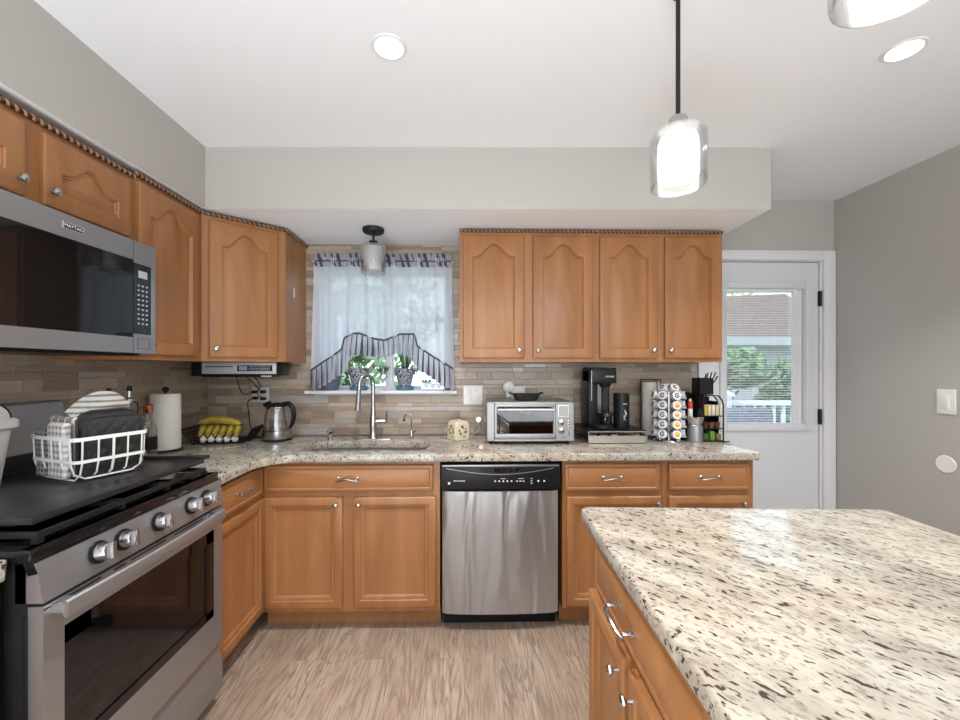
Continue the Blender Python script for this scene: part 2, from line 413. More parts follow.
m.box((1.70, YB+.06, 0), (1.72, YB+.1, 2.08)); m.box((2.39, YB+.06, 0), (2.41, YB+.1, 2.08))
m.build('door_casing', TRIM, dr)

# ------------------------------------------------------------------ outside
GRASS = mat('lawn', (.10, .19, .05), .9); n = noise(GRASS, coords(GRASS), 9, 4); base(GRASS, ramp(GRASS, n, [(.3, (.06, .13, .03)), (.7, (.2, .3, .09))]))
S_(bx('lawn', (-30, YB+.3, -.75), (40, 45, -.65), GRASS), 'green lawn behind the house')
DECK = mat('grey deck boards', (.3, .3, .31), .7)
S_(bx('porch_deck', (.9, YB+.2, -.2), (5.5, 5.3, -.05), DECK), 'grey porch deck outside the back door')
def rnd_leaf(name, c):
    m = mat(name, c, .6); n = noise(m, coords(m), 2.2, 3); base(m, ramp(m, n, [(.3, tuple(x*.5 for x in c)), (.65, tuple(x*1.6 for x in c))])); return m
LEAF = [rnd_leaf('leaf a', (.12, .20, .08)), rnd_leaf('leaf b', (.30, .44, .22)), rnd_leaf('leaf c', (.30, .36, .06))]
BARK = mat('bark', (.09, .06, .04), .9)
def tree(name, label, x, y, h, rad, k, n=1500, zb=None):
    t = thing(name, label, 'tree', (x, y, -.65), group='trees behind the house')
    m = MB(); m.tube([(0, 0, 0), (.05, 0, h*.3), (0, .05, h*.6)], [.16, .12, .05], 8)
    for a in range(5): m.tube([(0, 0, h*.3+a*.1), (math.cos(a*1.3)*rad*.5, math.sin(a*1.3)*rad*.5, h*.55+a*.12)], [.07, .02], 6)
    m.build('trunk', BARK, t)
    m = MB(); rr = random.Random(name + str(x))
    bl = [(rr.uniform(-.55, .55)*rad, rr.uniform(-.5, .5)*rad, h*(zb or .55) + rr.uniform(-.28, .32)*h, rr.uniform(.3, .5)*rad) for _ in range(12)]
    for i in range(n):
        b = rr.choice(bl); d = Vector((rr.gauss(0, 1), rr.gauss(0, 1), rr.gauss(0, 1))).normalized() * b[3] * rr.uniform(.65, 1.05)
        p = Vector(b[:3]) + d; s = rr.uniform(.07, .13)
        u = Vector((rr.gauss(0, 1), rr.gauss(0, 1), rr.gauss(0, 1))).normalized(); v = u.orthogonal().normalized() * s * .5; u = u * s
        m.f([m.v(p-u), m.v(p+v), m.v(p+u), m.v(p-v)])
    m.build('foliage', LEAF[k], t, smooth=0, fix=False); return t
tree('leafy_tree', 'green leafy tree seen through the left half of the sink window', -2.3, 8.0, 4.8, 2.0, 1, 2600, .5)
tree('leafy_tree', 'pale green tree seen behind the potted plants on the sill', 1.6, 9.6, 4.4, 1.8, 1, 2400, .45)
tree('leafy_tree', 'dark green tree beyond the porch rail, behind the blind', 5.3, 8.6, 2.8, 1.25, 0, 5200, .5)
tree('leafy_tree', 'dense green tree to the right beyond the porch rail', 7.9, 9.2, 2.8, 1.25, 0, 4800, .5)
tree('leafy_tree', 'yellow green treetop above the brown roof edge', 14.3, 22, 9.5, 2.4, 2, 2600, .68)
# neighbouring garage
gb = thing('neighbour_house', 'low neighbouring building with brown shingled roof', 'building', (6.5, 13, -.65))
SIDING = mat('pale siding', (.45, .46, .47), .7); SHING = mat('brown shingles', (.17, .11, .075), .8)
base(SHING, ramp(SHING, noise(SHING, coords(SHING, (4, 4, 14)), 3, 3), [(.3, (.13, .085, .06)), (.7, (.27, .18, .13))]))
bx('wall', (-3.0, 0, 0), (5.5, 5, 3.0), SIDING, gb)
m = MB(); m.loft([[(-3.5, -.5, 2.85), (-3.5, -.5, 2.98), (-3.5, 2.5, 4.5), (-3.5, 5.6, 2.98), (-3.5, 5.6, 2.85)], [(6, -.5, 2.85), (6, -.5, 2.98), (6, 2.5, 4.9), (6, 5.6, 2.98), (6, 5.6, 2.85)]])
m.build('roof', SHING, gb, smooth=0)
bx('fascia', (-3.5, -.6, 2.72), (6, -.5, 2.98), SIDING, gb)
# porch rail
rl = thing('porch_railing', 'white porch railing with balusters and a capped post', 'railing', (1.0, 5.1, -.05))
bx('top_rail', (0, -.04, .93), (4.4, .04, .99), TRIM, rl, .01); bx('bottom_rail', (0, -.03, .1), (4.4, .03, .15), TRIM, rl, .005)
for px in (.02, 2.33, 4.38):
    p = bx('post', (px-.055, -.055, 0), (px+.055, .055, 1.05), TRIM, rl, .004)
    MB().loft([[(px-.08, -.08, 1.05), (px+.08, -.08, 1.05), (px+.08, .08, 1.05), (px-.08, .08, 1.05)], [(px-.08, -.08, 1.08), (px+.08, -.08, 1.08), (px+.08, .08, 1.08), (px-.08, .08, 1.08)], [(px-.01, -.01, 1.13), (px+.01, -.01, 1.13), (px+.01, .01, 1.13), (px-.01, .01, 1.13)]]).build('post_cap', TRIM, p)
for k in range(34):
    x = .14 + k * .128
    if abs(x-2.33) > .07: bx('baluster', (x-.018, -.018, .15), (x+.018, .018, .93), TRIM, rl)
COVER = mat('dark blue grey cover', (.09, .105, .14), .85); base(COVER, ramp(COVER, noise(COVER, coords(COVER), 45, 3), [(.35, (.05, .06, .085)), (.65, (.22, .24, .29))]))
m = MB(); m.box((-.36, -.3, 0), (.36, .3, .45), .05); m.box((-.36, .18, .4), (.36, .34, .93), .08); m.box((-.4, -.3, .3), (-.28, .3, .65), .04); m.box((.28, -.3, .3), (.4, .3, .65), .04)
tag(m.build('patio_chair', COVER), 'speckled blue grey patio chair on the porch beyond the door', 'chair').location = (3.38, 4.6, -.05)

# ------------------------------------------------------------------ cabinets
def panel_door(m, x0, x1, z0, z1, yb, t=.02, rail=.055, arch=0, style='raised', nA=18):
    def loop(ins, y, ar, extra=0):
        a, b, c, d = x0+ins, x1-ins, z0+ins, z1-ins
        if ar: d = z1 - ins*.85 + (0)
        P = [(a, y, c), (b, y, c)]
        for k in range(nA+1):
            tt = 1 - 2*k/nA; x = (a+b)/2 + tt*(b-a)/2
            drop = 0
            if ar and arch: 
                f = .5 + .5*math.cos(PI*min(1, abs(tt)/.88)); drop = arch*(1-f)
            P.append((x, y, d - drop))
        return P
    yf = yb - t
    L = [loop(0, yb, 0), loop(0, yf+.005, 0), loop(.0035, yf+.0012, 0), loop(.007, yf, 0)]
    if style == 'raised': L += [loop(rail, yf, 1), loop(rail+.003, yf+.006, 1), loop(rail+.008, yf+.0045, 1), loop(rail+.011, yf+.0115, 1), loop(rail+.014, yf+.0115, 1), loop(rail+.034, yf+.004, 1)]
    elif style == 'flat': L += [loop(rail-.012, yf, 0), loop(rail-.009, yf+.005, 0), loop(rail+.003, yf+.006, 0), loop(rail+.014, yf+.015, 0)]
    elif style == 'drawer': L += [loop(.016, yf, 0), loop(.02, yf+.003, 0), loop(.024, yf+.001, 0)]
    m.loft(L, True, True, True); return m

def knob(parent, x, y, z, name='knob'):
    return MB().lathe_y([(.005, 0), (.004, .011), (.006, .014), (.011, .017), (.0135, .020), (.0125, .024), (.007, .027), (.001, .028)], (x, y, z), 18).build(name, NICKEL, parent)
def pull(parent, x, y, z, w=.096, name='handle'):
    m = MB()
    for sx in (-1, 1): m.lathe_y([(.009, 0), (.009, .002), (.005, .006), (.005, .022), (.004, .024)], (x+sx*w/2, y, z), 12)
    P = []
    for k in range(17):
        t = -1 + 2*k/16; P.append((x + t*w/2*1.16, y - .026 - .010*(1-t*t) , z + .006*math.cos(t*PI*1.0)-.002*(1-t*t)))
    m.tube(P, [.0035 + .0025*(1-abs(-1+2*k/16)**2) for k in range(17)], 8)
    return m.build(name, NICKEL, parent)

def rope(m, p0, p1, r=.0075, pitch=.024):
    p0, p1 = Vector(p0), Vector(p1); T = (p1-p0); L = T.length; T.normalize()
    A = Vector((0, 0, 1)); B = T.cross(A).normalized(); n = int(L/pitch*10)
    for ph, mi in ((0, 0), (PI, 1)):
        m.mi = mi
        m.tube([p0 + T*(L*k/n) + (A*math.cos(2*PI*L*k/n/pitch+ph) + B*math.sin(2*PI*L*k/n/pitch+ph))*r*.62 for k in range(n+1)], r*.75, 6)
    m.mi = 0
def upper(label, loc, rz, W, H, D, doors, rope_z=.0, arch=.075, knobs=(), ropes=None, sidewood=None, ropeR=.007):
    t = thing('wall_cabinet', label, 'cabinet', loc, rz)
    m = MB(); m.box((0, .0, 0), (W, .02, H)); m.box((0, .02, 0), (.018, D, H)); m.box((W-.018, .02, 0), (W, D, H)); m.box((.018, .02, .0), (W-.018, D, .018)); m.box((.018, .02, H-.018), (W-.018, D, H)); m.box((.018, D-.01, .018), (W-.018, D, H-.018))
    m.build('body', MAPLE, t, smooth=0)
    for i, (a, b, kx) in enumerate(doors):
        d = panel_door(MB(), a, b, .022, H-.03, 0, arch=arch).build('door', MAPLE, t)
        knob(d, kx, -.02, .022+.045)
    m = MB()
    for p, q in (ropes or [((0, -.008, H), (W, -.008, H))]): rope(m, p, q, ropeR)
    m.build('rope_moulding', [ROPEL, ROPED], t)
    return t
UZ = 1.395; UH = .765
x_ = [(-.023), .775, 1.523]
yU = 2.36
upper('wall cabinet with two arched doors next to the sink window', (-.023, yU, UZ), 0, .797, UH-.003, YB-.008-yU, [(.017, .374, .344), (.424, .775, .452)])
upper('wall cabinet with two arched doors nearest the back door', (.775, yU, UZ), 0, .748, UH-.003, YB-.008-yU, [(.017, .357, .33), (.401, .73, .43)])
# left wall run (rotated so that local x runs away from the camera)
xF = -1.345; LD = xF - XL - .002
upper('short wall cabinet above the microwave', (xF, .94, 1.858), R(90), .731, 2.137-1.858, LD, [(.02, .315, .292), (.37, .70, .388)], arch=.06)
upper('tall wall cabinet between the microwave and the corner cupboard', (xF, 1.673, UZ), R(90), .422, UH-.005, LD, [(.014, .388, .06)])
# diagonal corner
A_ = Vector((-1.345, 2.098)); B_ = Vector((-1.036, 2.372)); dl = (B_-A_).length; ang = math.atan2(B_.y-A_.y, B_.x-A_.x)
t = thing('wall_cabinet', 'diagonal corner wall cabinet left of the sink window', 'cabinet', (A_.x, A_.y, UZ), ang)
inv = Matrix.Rotation(-ang, 4, 'Z') @ Matrix.Translation((-A_.x, -A_.y, 0))
poly = [(A_.x, A_.y), (B_.x, B_.y), (B_.x, YB-.009), (XL+.009, YB-.009), (XL+.009, A_.y)]
pl = [(inv @ Vector((p[0], p[1], 0)))[:2] for p in poly]
MB().prism(pl, 0, UH-.005).build('body', MAPLE, t, smooth=0)
d = panel_door(MB(), .035, dl-.045, .022, UH-.035, 0, arch=.075).build('door', MAPLE, t); knob(d, .065, -.02, .065)
m = MB(); rope(m, (0, -.008, UH-.005), (dl, -.008, UH-.005), .007); e = pl[2]; rope(m, (dl+.006, -.004, UH-.005), (e[0]+.006, e[1], UH-.005), .007); m.build('rope_moulding', [ROPEL, ROPED], t)
m = MB(); u = Vector((pl[2][0]-pl[1][0], pl[2][1]-pl[1][1], 0)).normalized(); nn = Vector((u.y, -u.x, 0))
bp = Vector((pl[1][0], pl[1][1], .42)) + u*.11 + nn*.004
for dz in (-.018, 0, .018): m.tube([bp+Vector((0, 0, dz))-u*.008, bp+Vector((0, 0, dz+.004)), bp+Vector((0, 0, dz))+u*.008], .002, 6)
m.tube([bp+Vector((0, 0, -.028)), bp+Vector((0, 0, .03))], .0022, 6); m.build('key_hook', WHITE, t)

def basecab(label, loc, rz, W, D, H=.876, doors=(), drawers=(), toe=.1, toed=.07, sidemat=None, opentop=False):
    t = thing('base_cabinet', label, 'cabinet', loc, rz)
    m = MB(); m.box((0, 0, toe), (W, .02, H)); m.box((0, .02, toe), (.018, D, H)); m.box((W-.018, .02, toe), (W, D, H)); m.box((.018, .02, toe), (W-.018, D, toe+.018)); m.box((.018, D-.01, toe), (W-.018, D, H))
    m.box((.0, toed, 0), (W, toed+.02, toe))
    m.build('body', MAPLE, t, smooth=0)
    for a, b, z0, z1 in drawers:
        d = panel_door(MB(), a, b, z0, z1, 0, style='drawer').build('drawer', MAPLEH, t)
        pull(d, (a+b)/2, -.02, (z0+z1)/2)
    for a, b, z0, z1, kx in doors:
        d = panel_door(MB(), a, b, z0, z1, 0, style='flat', rail=.05).build('door', MAPLE, t)
        if kx is not None: knob(d, kx, -.02, z1-.035)
    return t
yF = 2.11; BD = YB - yF - .01; CH = .878
basecab('sink base cabinet with false drawer above two doors', (-1.045, yF, 0), 0, .920, BD, CH, [(.016, .42, .125, .695, .39), (.475, .9, .125, .695, .505)], [(.016, .885, .725, .86)])
basecab('base cabinet with one drawer and door beside the dishwasher', (.515, yF, 0), 0, .525, BD, CH, [(.02, .515, .12, .69, .49)], [(.01, .505, .72, .86)])
basecab('narrow end base cabinet nearest the back door', (1.042, yF, 0), 0, .485, BD, CH, [(.03, .455, .12, .69, .42)], [(.03, .455, .72, .86)])
xB = -1.035
basecab('base cabinet with small drawer between stove and corner', (xB, 1.682, 0), R(90), .425, .62, CH, [(.008, .40, .125, .695, None)], [(.012, .39, .725, .86)])
basecab('base cabinet at the near side of the stove', (xB-.03, .352, 0), R(90), .6, .59, CH, [(.02, .57, .125, .695, .08)], [(.02, .57, .725, .86)])
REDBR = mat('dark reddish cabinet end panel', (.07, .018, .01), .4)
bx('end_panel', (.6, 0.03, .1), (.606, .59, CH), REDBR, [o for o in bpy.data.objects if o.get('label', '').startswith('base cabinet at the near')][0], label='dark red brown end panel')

# worktops ------------------------------------------------------------
def slab(name, label, outer, holes, z0, z1, cat='countertop', loc=(0, 0, 0), rz=0, bev=.006):
    bm = bmesh.new(); es = []
    for lp in [outer] + holes:
        vs = [bm.verts.new((p[0], p[1], z1)) for p in lp]
        es += [bm.edges.new((vs[i], vs[(i+1) % len(vs)])) for i in range(len(vs))]
    bmesh.ops.triangle_fill(bm, use_beauty=True, use_dissolve=False, edges=es)
    bmesh.ops.recalc_face_normals(bm, faces=bm.faces)
    r = bmesh.ops.extrude_face_region(bm, geom=list(bm.faces))
    for v in [g for g in r['geom'] if isinstance(g, bmesh.types.BMVert)]: v.co.z = z0
    bmesh.ops.recalc_face_normals(bm, faces=bm.faces)
    sharp = [e for e in bm.edges if len(e.link_faces) == 2 and e.calc_face_angle() > .6 and abs(e.verts[0].co.z - e.verts[1].co.z) < 1e-4]
    bmesh.ops.bevel(bm, geom=sharp, offset=bev, segments=3, affect='EDGES', profile=.5)
    me = bpy.data.meshes.new(name); bm.to_mesh(me); bm.free(); me.materials.append(GRANITE)
    for p in me.polygons: p.use_smooth = True
    me.set_sharp_from_angle(angle=R(30))
    o = bpy.data.objects.new(name, me); C.objects.link(o); o.location = loc; o.rotation_euler = (0, 0, rz)
    return tag(o, label, cat)
def rrect(x0, x1, y0, y1, r, n=6):
    P = []
    for cx, cy, a0 in ((x1-r, y0+r, -90), (x1-r, y1-r, 0), (x0+r, y1-r, 90), (x0+r, y0+r, 180)):
        for k in range(n+1): a = R(a0 + 90*k/n); P.append((cx+r*math.cos(a), cy+r*math.sin(a)))
    return P
XE = 1.545
fil = [(-.995 + .17 - .17*math.cos(R(a)), 1.90 + .17*math.sin(R(a))) for a in range(0, 91, 10)]
outer = [(XL+.009, YB-.009), (XL+.009, 1.682), (-.995, 1.682)] + fil + [(XE-.02, 2.07), (XE-.006, 2.076), (XE, 2.09), (XE, YB-.009)]
SH = rrect(-.885, -.20, 2.175, 2.43, .07)
slab('countertop', 'L-shaped speckled granite countertop around the sink', outer, [SH], .88, .92)
slab('countertop', 'short granite countertop at the near side of the stove', [(XL+.009, .957), (XL+.009, .3), (-1.03, .3), (-1.03, .93), (-1.055, .957)], [], .88, .92)
# island
IR = R(-2.6)
IL = rrect(0, .955, -1.6, 0, .03, 4)
slab('island_countertop', 'large speckled granite top of the kitchen island', IL, [], .875, .915, 'countertop', (.372, 1.297, 0), IR, .008)
isl = thing('kitchen_island', 'maple kitchen island cabinet under the granite top', 'island', (.372, 1.297, 0), IR)
m = MB(); m.box((.03, -1.5, .1), (.9, -.09, .874)); m.box((.1, -1.45, 0), (.85, -.15, .1)); m.build('body', MAPLE, isl, smooth=0)
Mi = Matrix.Translation((.03, -.09, 0)) @ Matrix.Rotation(R(-90), 4, 'Z')
def side(fn):
    m = MB(); m.M = Mi; fn(m); return m
for u0 in (0, .66):
    d = side(lambda m: panel_door(m, u0+.015, u0+.625, .715, .862, 0, t=.012, style='drawer')).build('drawer', MAPLEH, isl)
    p = pull(d, 0, 0, 0, .11); p.matrix_local = Mi @ Matrix.Translation((u0+.27, -.012, .775))
    for a, b, kx in ((u0+.0, u0+.295, u0+.265), (u0+.325, u0+.625, u0+.355)):
        d = side(lambda m: panel_door(m, a, b, .12, .70, 0, t=.025, style='flat', rail=.05)).build('door', MAPLE, isl)
        k = knob(d, 0, 0, 0); k.matrix_local = Mi @ Matrix.Translation((kx, -.025, .652))

# sink --------------------------------------------------------------
m = MB(); 
def rl_(x0, x1, y0, y1, r, z): return [(p[0], p[1], z) for p in rrect(x0, x1, y0, y1, r)]
m.loft([rl_(-.90, -.185, 2.16, 2.445, .085, .879), rl_(-.882, -.203, 2.178, 2.427, .07, .8795), rl_(-.878, -.207, 2.182, 2.423, .07, .72), rl_(-.84, -.245, 2.21, 2.395, .05, .70)], True, False, True)
sk = thing('sink', 'undermount stainless steel sink below the window', 'sink', (0, 0, 0)); m.build('basin', STEEL, sk)
MB().lathe([(.001, .703), (.035, .703), (.04, .7015)], (-.54, 2.31, 0)).build('drain', CHROME, sk)

# faucet ------------------------------------------------------------
fx, fy = -.562, 2.52
f = thing('faucet', 'tall chrome pull-down kitchen faucet behind the sink', 'faucet', (fx, fy, .92))
MB().prism([(p[0], p[1]) for p in rrect(-.125, .125, -.028, .028, .027)], 0, .006).build('deck_plate', CHROME, f)
m = MB(); m.lathe([(.03, .006), (.028, .012), (.022, .03), (.021, .06), (.023, .1), (.021, .13), (.0135, .18), (.0125, .22)])
P = [(0, 0, .2), (0, 0, .30)] + [(-.034 + .034*math.cos(a), -.035 + .035*math.cos(a), .335 + .062*math.sin(a)) for a in [PI*k/12 for k in range(0, 13)]] + [(-.069, -.071, .30)]
m.tube(P, .0125, 14); m.build('spout', NICKEL, f)
m = MB(); m.tube([(-.069, -.071, .31), (-.071, -.073, .27), (-.074, -.075, .215), (-.075, -.076, .185)], [.0135, .015, .0165, .02], 14); m.build('spray_head', STEELD, f, label='darker grey spray head')
m = MB(); m.tube([(0, 0, .11), (.05, 0, .115), (.075, 0, .115)], [.015, .014, .012], 10); m.tube([(.078, 0, .10), (.083, -.002, .13), (.086, -.004, .17)], [.009, .006, .005], 8); m.build('lever', CHROME, f)
f = thing('soap_dispenser', 'short chrome soap pump left of the tall faucet', 'soap dispenser', (-.82, 2.5, .92))
MB().lathe([(.018, 0), (.018, .004), (.012, .01), (.014, .03), (.02, .045), (.019, .058), (.01, .064), (.001, .065)]).build('body', CHROME, f)
MB().tube([(0, 0, .055), (0, -.02, .057), (0, -.035, .05)], [.008, .006, .005], 8).build('nozzle', CHROME, f)
f = thing('filter_tap', 'slim chrome drinking water tap right of the faucet', 'faucet', (-.325, 2.51, .92))
m = MB(); m.lathe([(.016, 0), (.016, .004), (.009, .01), (.008, .05), (.0055, .06)]); m.tube([(0, 0, .05), (0, 0, .125)] + [(-.022+.022*math.cos(a), 0, .135+.022*math.sin(a)) for a in [PI*k/8 for k in range(9)]] + [(-.045, 0, .12)], .0045, 8); m.build('spout', CHROME, f)
MB().tube([(-.045, 0, .124), (-.046, 0, .112)], .007, 8).build('tip', BLACK, f); MB().tube([(.006, 0, .04), (.028, 0, .052)], [.004, .003], 8).build('lever', BLACK, f)

# ------------------------------------------------------------------ dishwasher
dw = thing('dishwasher', 'stainless steel dishwasher with black control panel', 'dishwasher', (-.122, 2.105, 0))
bx('body', (.006, .03, .1), (.62, BD, CH-.002), BLACKM, dw)
m = MB()
N_ = 24
lp = []
for z in (.095, .725): lp.append([(.008, .03, z)] + [(.01+.60*k/N_, -.012-.018*math.sin(PI*k/N_)**.5 if 0 < k < N_ else -.006, z) for k in range(N_+1)] + [(.612, .03, z)])
m.loft(lp); m.build('door', STEELW, dw)
m = MB(); m.box((.004, -.026, .735), (.618, .03, .866), .006); m.build('control_panel', BLACK, dw, label='black control panel')
m = MB()
def arc(z0, dz, n=20): return [(.03+.555*k/n, -.0275, z0 - dz*math.sin(PI*k/n)) for k in range(n+1)]
m.tube(arc(.845, .032), .0022, 6); m.build('trim_curve', STEELD, dw, label='thin grey curved line')
bx('trim_strip', (.01, -.028, .853), (.612, -.022, .862), STEELD, dw, .001)
m = MB(); m.prism([(.2, .846), (.42, .846), (.39, .826), (.35, .822), (.25, .822), (.22, .83)], -.0275, -.0255, 'y'); m.build('handle_recess', BLKGLASS, dw)
text('FRIGIDAIRE', .0115, 'lettering', MARK, dw, (.098, -.0265, .78), UP)
m = MB()
for k in range(5): m.lathe_y([(.0045, 0), (.0045, .0005)], (.282+.021*k, -.0262, .778), 8)
for x in (.395, .412, .428): m.box((x-.005, -.0268, .776), (x+.005, -.026, .780))
for z in (.764, .772, .780, .79): m.box((.465, -.0268, z), (.474, -.026, z+.002))
for x in (.505, .535): m.lathe_y([(.005, 0), (.005, .0005)], (x, -.0262, .778), 8)
m.box((.31, -.0268, .79), (.335, -.026, .792)); m.box((.4, -.0268, .79), (.43, -.026, .792))
m.box((.04, -.0268, .763), (.051, -.026, .774)); m.build('control_marks', MARK, dw)
bx('kick_plate', (.012, .06, .0), (.61, .075, .095), BLACK, dw)

# ------------------------------------------------------------------ range
RX, RY0, RY1 = -.985, .965, 1.675
rg = thing('range', 'stainless steel gas range with black cooktop', 'stove', (0, 0, 0))
m = MB(); m.box((XL+.06, RY0, .06), (RX-.035, RY1, .905)); m.build('body', BLACKM, rg, smooth=0)
m = MB(); m.box((XL+.012, RY0-.004, .905), (RX-.02, RY1+.004, .935), .006)
m.prism([(RX-.03, .875), (RX-.008, .88), (RX-.03, .935), (RX-.05, .935)], RY0-.002, RY1+.002, 'y'); m.build('cooktop', BLKGLASS, rg)
m = MB(); m.prism([(RX-.06, .81), (RX+.004, .81), (RX-.012, .903), (RX-.06, .903)], RY0, RY1, 'y'); m.build('control_panel', STEEL, rg)
nrm = Vector((.093, 0, .016)).normalized()
for y in (1.117, 1.197, 1.334, 1.488, 1.574):
    m = MB(); m.M = Matrix.Translation((RX-.003, y, .862)) @ Vector((0, -1, 0)).rotation_difference(nrm).to_matrix().to_4x4()
    m.mi = 1; m.lathe_y([(.030, -.002), (.030, .004), (.024, .006)], (0, 0, 0), 24); m.mi = 0
    m.lathe_y([(.024, .003), (.0225, .028), (.020, .032), (.001, .033)], (0, 0, 0), 24)
    m.box((-.006, -.044, -.022), (.006, -.028, .022), .003); m.build('knob', [NICKEL, BLACK], rg)
# oven door
m = MB(); dz0, dz1 = .255, .80; wy0, wy1, wz0, wz1 = 1.02, 1.615, .385, .725
fx0, fx1 = RX-.035, RX
for a, b in (((fx0, RY0+.004, dz0), (fx1, wy0, dz1)), ((fx0, wy1, dz0), (fx1, RY1-.004, dz1)), ((fx0, wy0, dz0), (fx1, wy1, wz0)), ((fx0, wy0, wz1), (fx1, wy1, dz1))): m.box(a, b)
od = m.build('oven_door', STEEL, rg, smooth=0)
m = MB()
m.box((RX-.02, wy0, wz0), (RX+.0005, wy0+.07, wz1)); m.box((RX-.02, wy1-.045, wz0), (RX+.0005, wy1, wz1)); m.box((RX-.02, wy0, wz0), (RX+.0005, wy1, wz0+.03)); m.box((RX-.02, wy0, wz1-.045), (RX+.0005, wy1, wz1))
m.build('window_border', BLKGLASS, od)
bx('window_glass', (RX-.012, wy0+.06, wz0+.02), (RX-.004, wy1-.04, wz1-.04), BLKGLASS, od)
m = MB()
P = [(RX+.036 + .012*math.sin(PI*k/14), RY0+.02+(RY1-RY0-.075)*k/14, .785) for k in range(15)]
m.tube(P, .021, 10, squash=.45); m.M = Matrix.Identity(4)
for y in (RY0+.04, RY1-.075): m.box((RX-.002, y-.02, .774), (RX+.038, y+.02, .798), .005)
m.build('handle', STEEL, od)
m = MB()
for a, b in ((.97, 1.12), (1.16, 1.2), (1.22, 1.36), (1.40, 1.55)): m.box((RX-.001, a, .790), (RX+.0006, b, .794))
m.build('vent_slots', BLACK, od)
dwr = MB(); 
sec = [(RX-.035, .06), (RX-.002, .06), (RX+.002, .12), (RX, .19), (RX-.012, .212), (RX-.028, .232), (RX-.035, .232)]
dwr.prism(sec, RY0+.004, RY1-.004, 'y'); dwr.build('drawer', STEEL, rg)
bx('side_trim', (RX-.04, RY0-.003, .3), (RX-.034, RY0+.001, .78), BLACK, rg)
m = MB(); m.box((XL+.1, RY0+.02, 0), (RX-.08, RY1-.02, .06)); m.build('plinth', BLACK, rg, smooth=0)
# grates
m = MB()
for y in (RY0+.04, RY0+.27, RY0+.29, RY0+.455, RY0+.475, RY1-.04): m.box((XL+.14, y-.006, .947), (RX-.045, y+.006, .962), .002)
for x in (XL+.14, -1.4, -1.25, RX-.05): m.box((x-.006, RY0+.04, .947), (x+.006, RY1-.04, .962), .002)
for y in (RY0+.04, RY0+.28, RY0+.465, RY1-.04):
    for x in (XL+.14, RX-.05): m.box((x-.008, y-.008, .934), (x+.008, y+.008, .95))
m.build('grate', BLACKM, rg)
# backguard
m = MB(); m.prism([(XL+.010, .935), (XL+.075, .935), (XL+.085, 1.06), (XL+.06, 1.225), (XL+.045, 1.232), (XL+.010, 1.232)], RY0, RY1-.01, 'y'); m.build('backguard', STEEL, rg)
bx('backguard_base', (XL+.07, RY0+.01, .935), (XL+.095, RY1-.02, 1.05), BLACK, rg, .003)
m = MB(); m.prism([(XL+.0868, 1.07), (XL+.0875, 1.07), (XL+.066, 1.2), (XL+.0655, 1.2)], 1.03, 1.35, 'y'); m.build('display', BLKGLASS, rg)
# stove cover board
BOARD = mat('dark stained cover board', (.02, .02, .022), .3, Specular_IOR_Level=.35)
base(BOARD, ramp(BOARD, noise(BOARD, coords(BOARD, (14, 1, 14)), 3, 4), [(.35, (.012, .012, .013)), (.65, (.035, .034, .036))]))
cb = thing('stove_cover', 'dark wooden board covering the burners', 'cover board', (0, 0, 0))
BT = .992
bx('top_board', (-1.578, 1.015, BT-.018), (-1.058, 1.672, BT), BOARD, cb, .003)
for y in (1.05, 1.63): bx('runner', (-1.5, y-.012, .9625), (-1.12, y+.012, BT-.018), BOARD, cb)
m = MB()
for y in (1.0, 1.655): m.tube([(-1.25, y, BT+.001), (-1.25, y, BT+.004)], .004, 6)
bx('edge_strip', (-1.578, 1.660, BT), (-1.04, 1.682, BT+.012), BOARD, cb, .003)
m.bm.free()

# ------------------------------------------------------------------ microwave
MX, MY0, MY1, MZ0, MZ1 = -1.265, .945, 1.688, 1.418, 1.852
mw = thing('microwave', 'stainless over-the-range microwave with dark glass door', 'microwave', (0, 0, 0))
bx('body', (XL+.009, MY0, MZ0+.02), (MX-.03, MY1-.004, MZ1), STEELD, mw)
bx('underside', (XL+.05, MY0+.01, MZ0-.01), (MX-.05, MY1-.02, MZ0+.02), BLACK, mw)
yc = 1.578
m = MB()
m.box((MX-.03, MY0, MZ0), (MX, yc-.002, 1.478)); m.box((MX-.03, MY0, 1.775), (MX, yc-.002, MZ1-.002)); m.box((MX-.03, MY0, 1.478), (MX, MY0+.03, 1.775))
dr_ = m.build('door', STEEL, mw, smooth=0)
bx('door_glass', (MX-.028, MY0+.03, 1.478), (MX-.001, yc-.002, 1.775), BLKGLASS, dr_)
m = MB(); m.box((MX-.03, yc+.001, MZ0), (MX, MY1, 1.492)); m.box((MX-.03, yc+.001, 1.765), (MX, MY1, MZ1-.002)); m.box((MX-.03, 1.665, 1.492), (MX, MY1, 1.765))
m.build('control_surround', STEEL, mw, smooth=0)
cp = bx('control_panel', (MX-.028, yc+.001, 1.492), (MX-.001, 1.665, 1.765), BLKGLASS, mw)
LCD = mat('grey display', (.5, .5, .52), .3)
bx('display', (MX-.002, 1.602, 1.712), (MX-.0002, 1.645, 1.74), LCD, cp)
m = MB()
for r in range(9):
    for k in range(3): m.box((MX-.0015, 1.598+k*.020, 1.53+r*.0185), (MX-.0004, 1.608+k*.020, 1.536+r*.0185))
m.build('keypad_marks', mat('grey blue print', (.3, .36, .42), .5), cp)
m = MB(); frame_rect(m, 1.597, 1.655, 1.435, 1.475, .0015, 0, .0008, 0)
o = m.build('badge_outline', BLACK, mw); o.matrix_local = Matrix.Translation((MX+.0008, 0, 0)) @ Matrix.Rotation(R(90), 4, 'Z')
bx('nameplate', (MX, 1.303, 1.803), (MX+.002, 1.372, 1.825), mat('nameplate silver', (.8, .8, .8), .3, 1), mw)
pl_ = bx('nameplate_field', (MX+.0018, 1.3055, 1.8055), (MX+.0026, 1.3695, 1.8225), BLACK, mw)
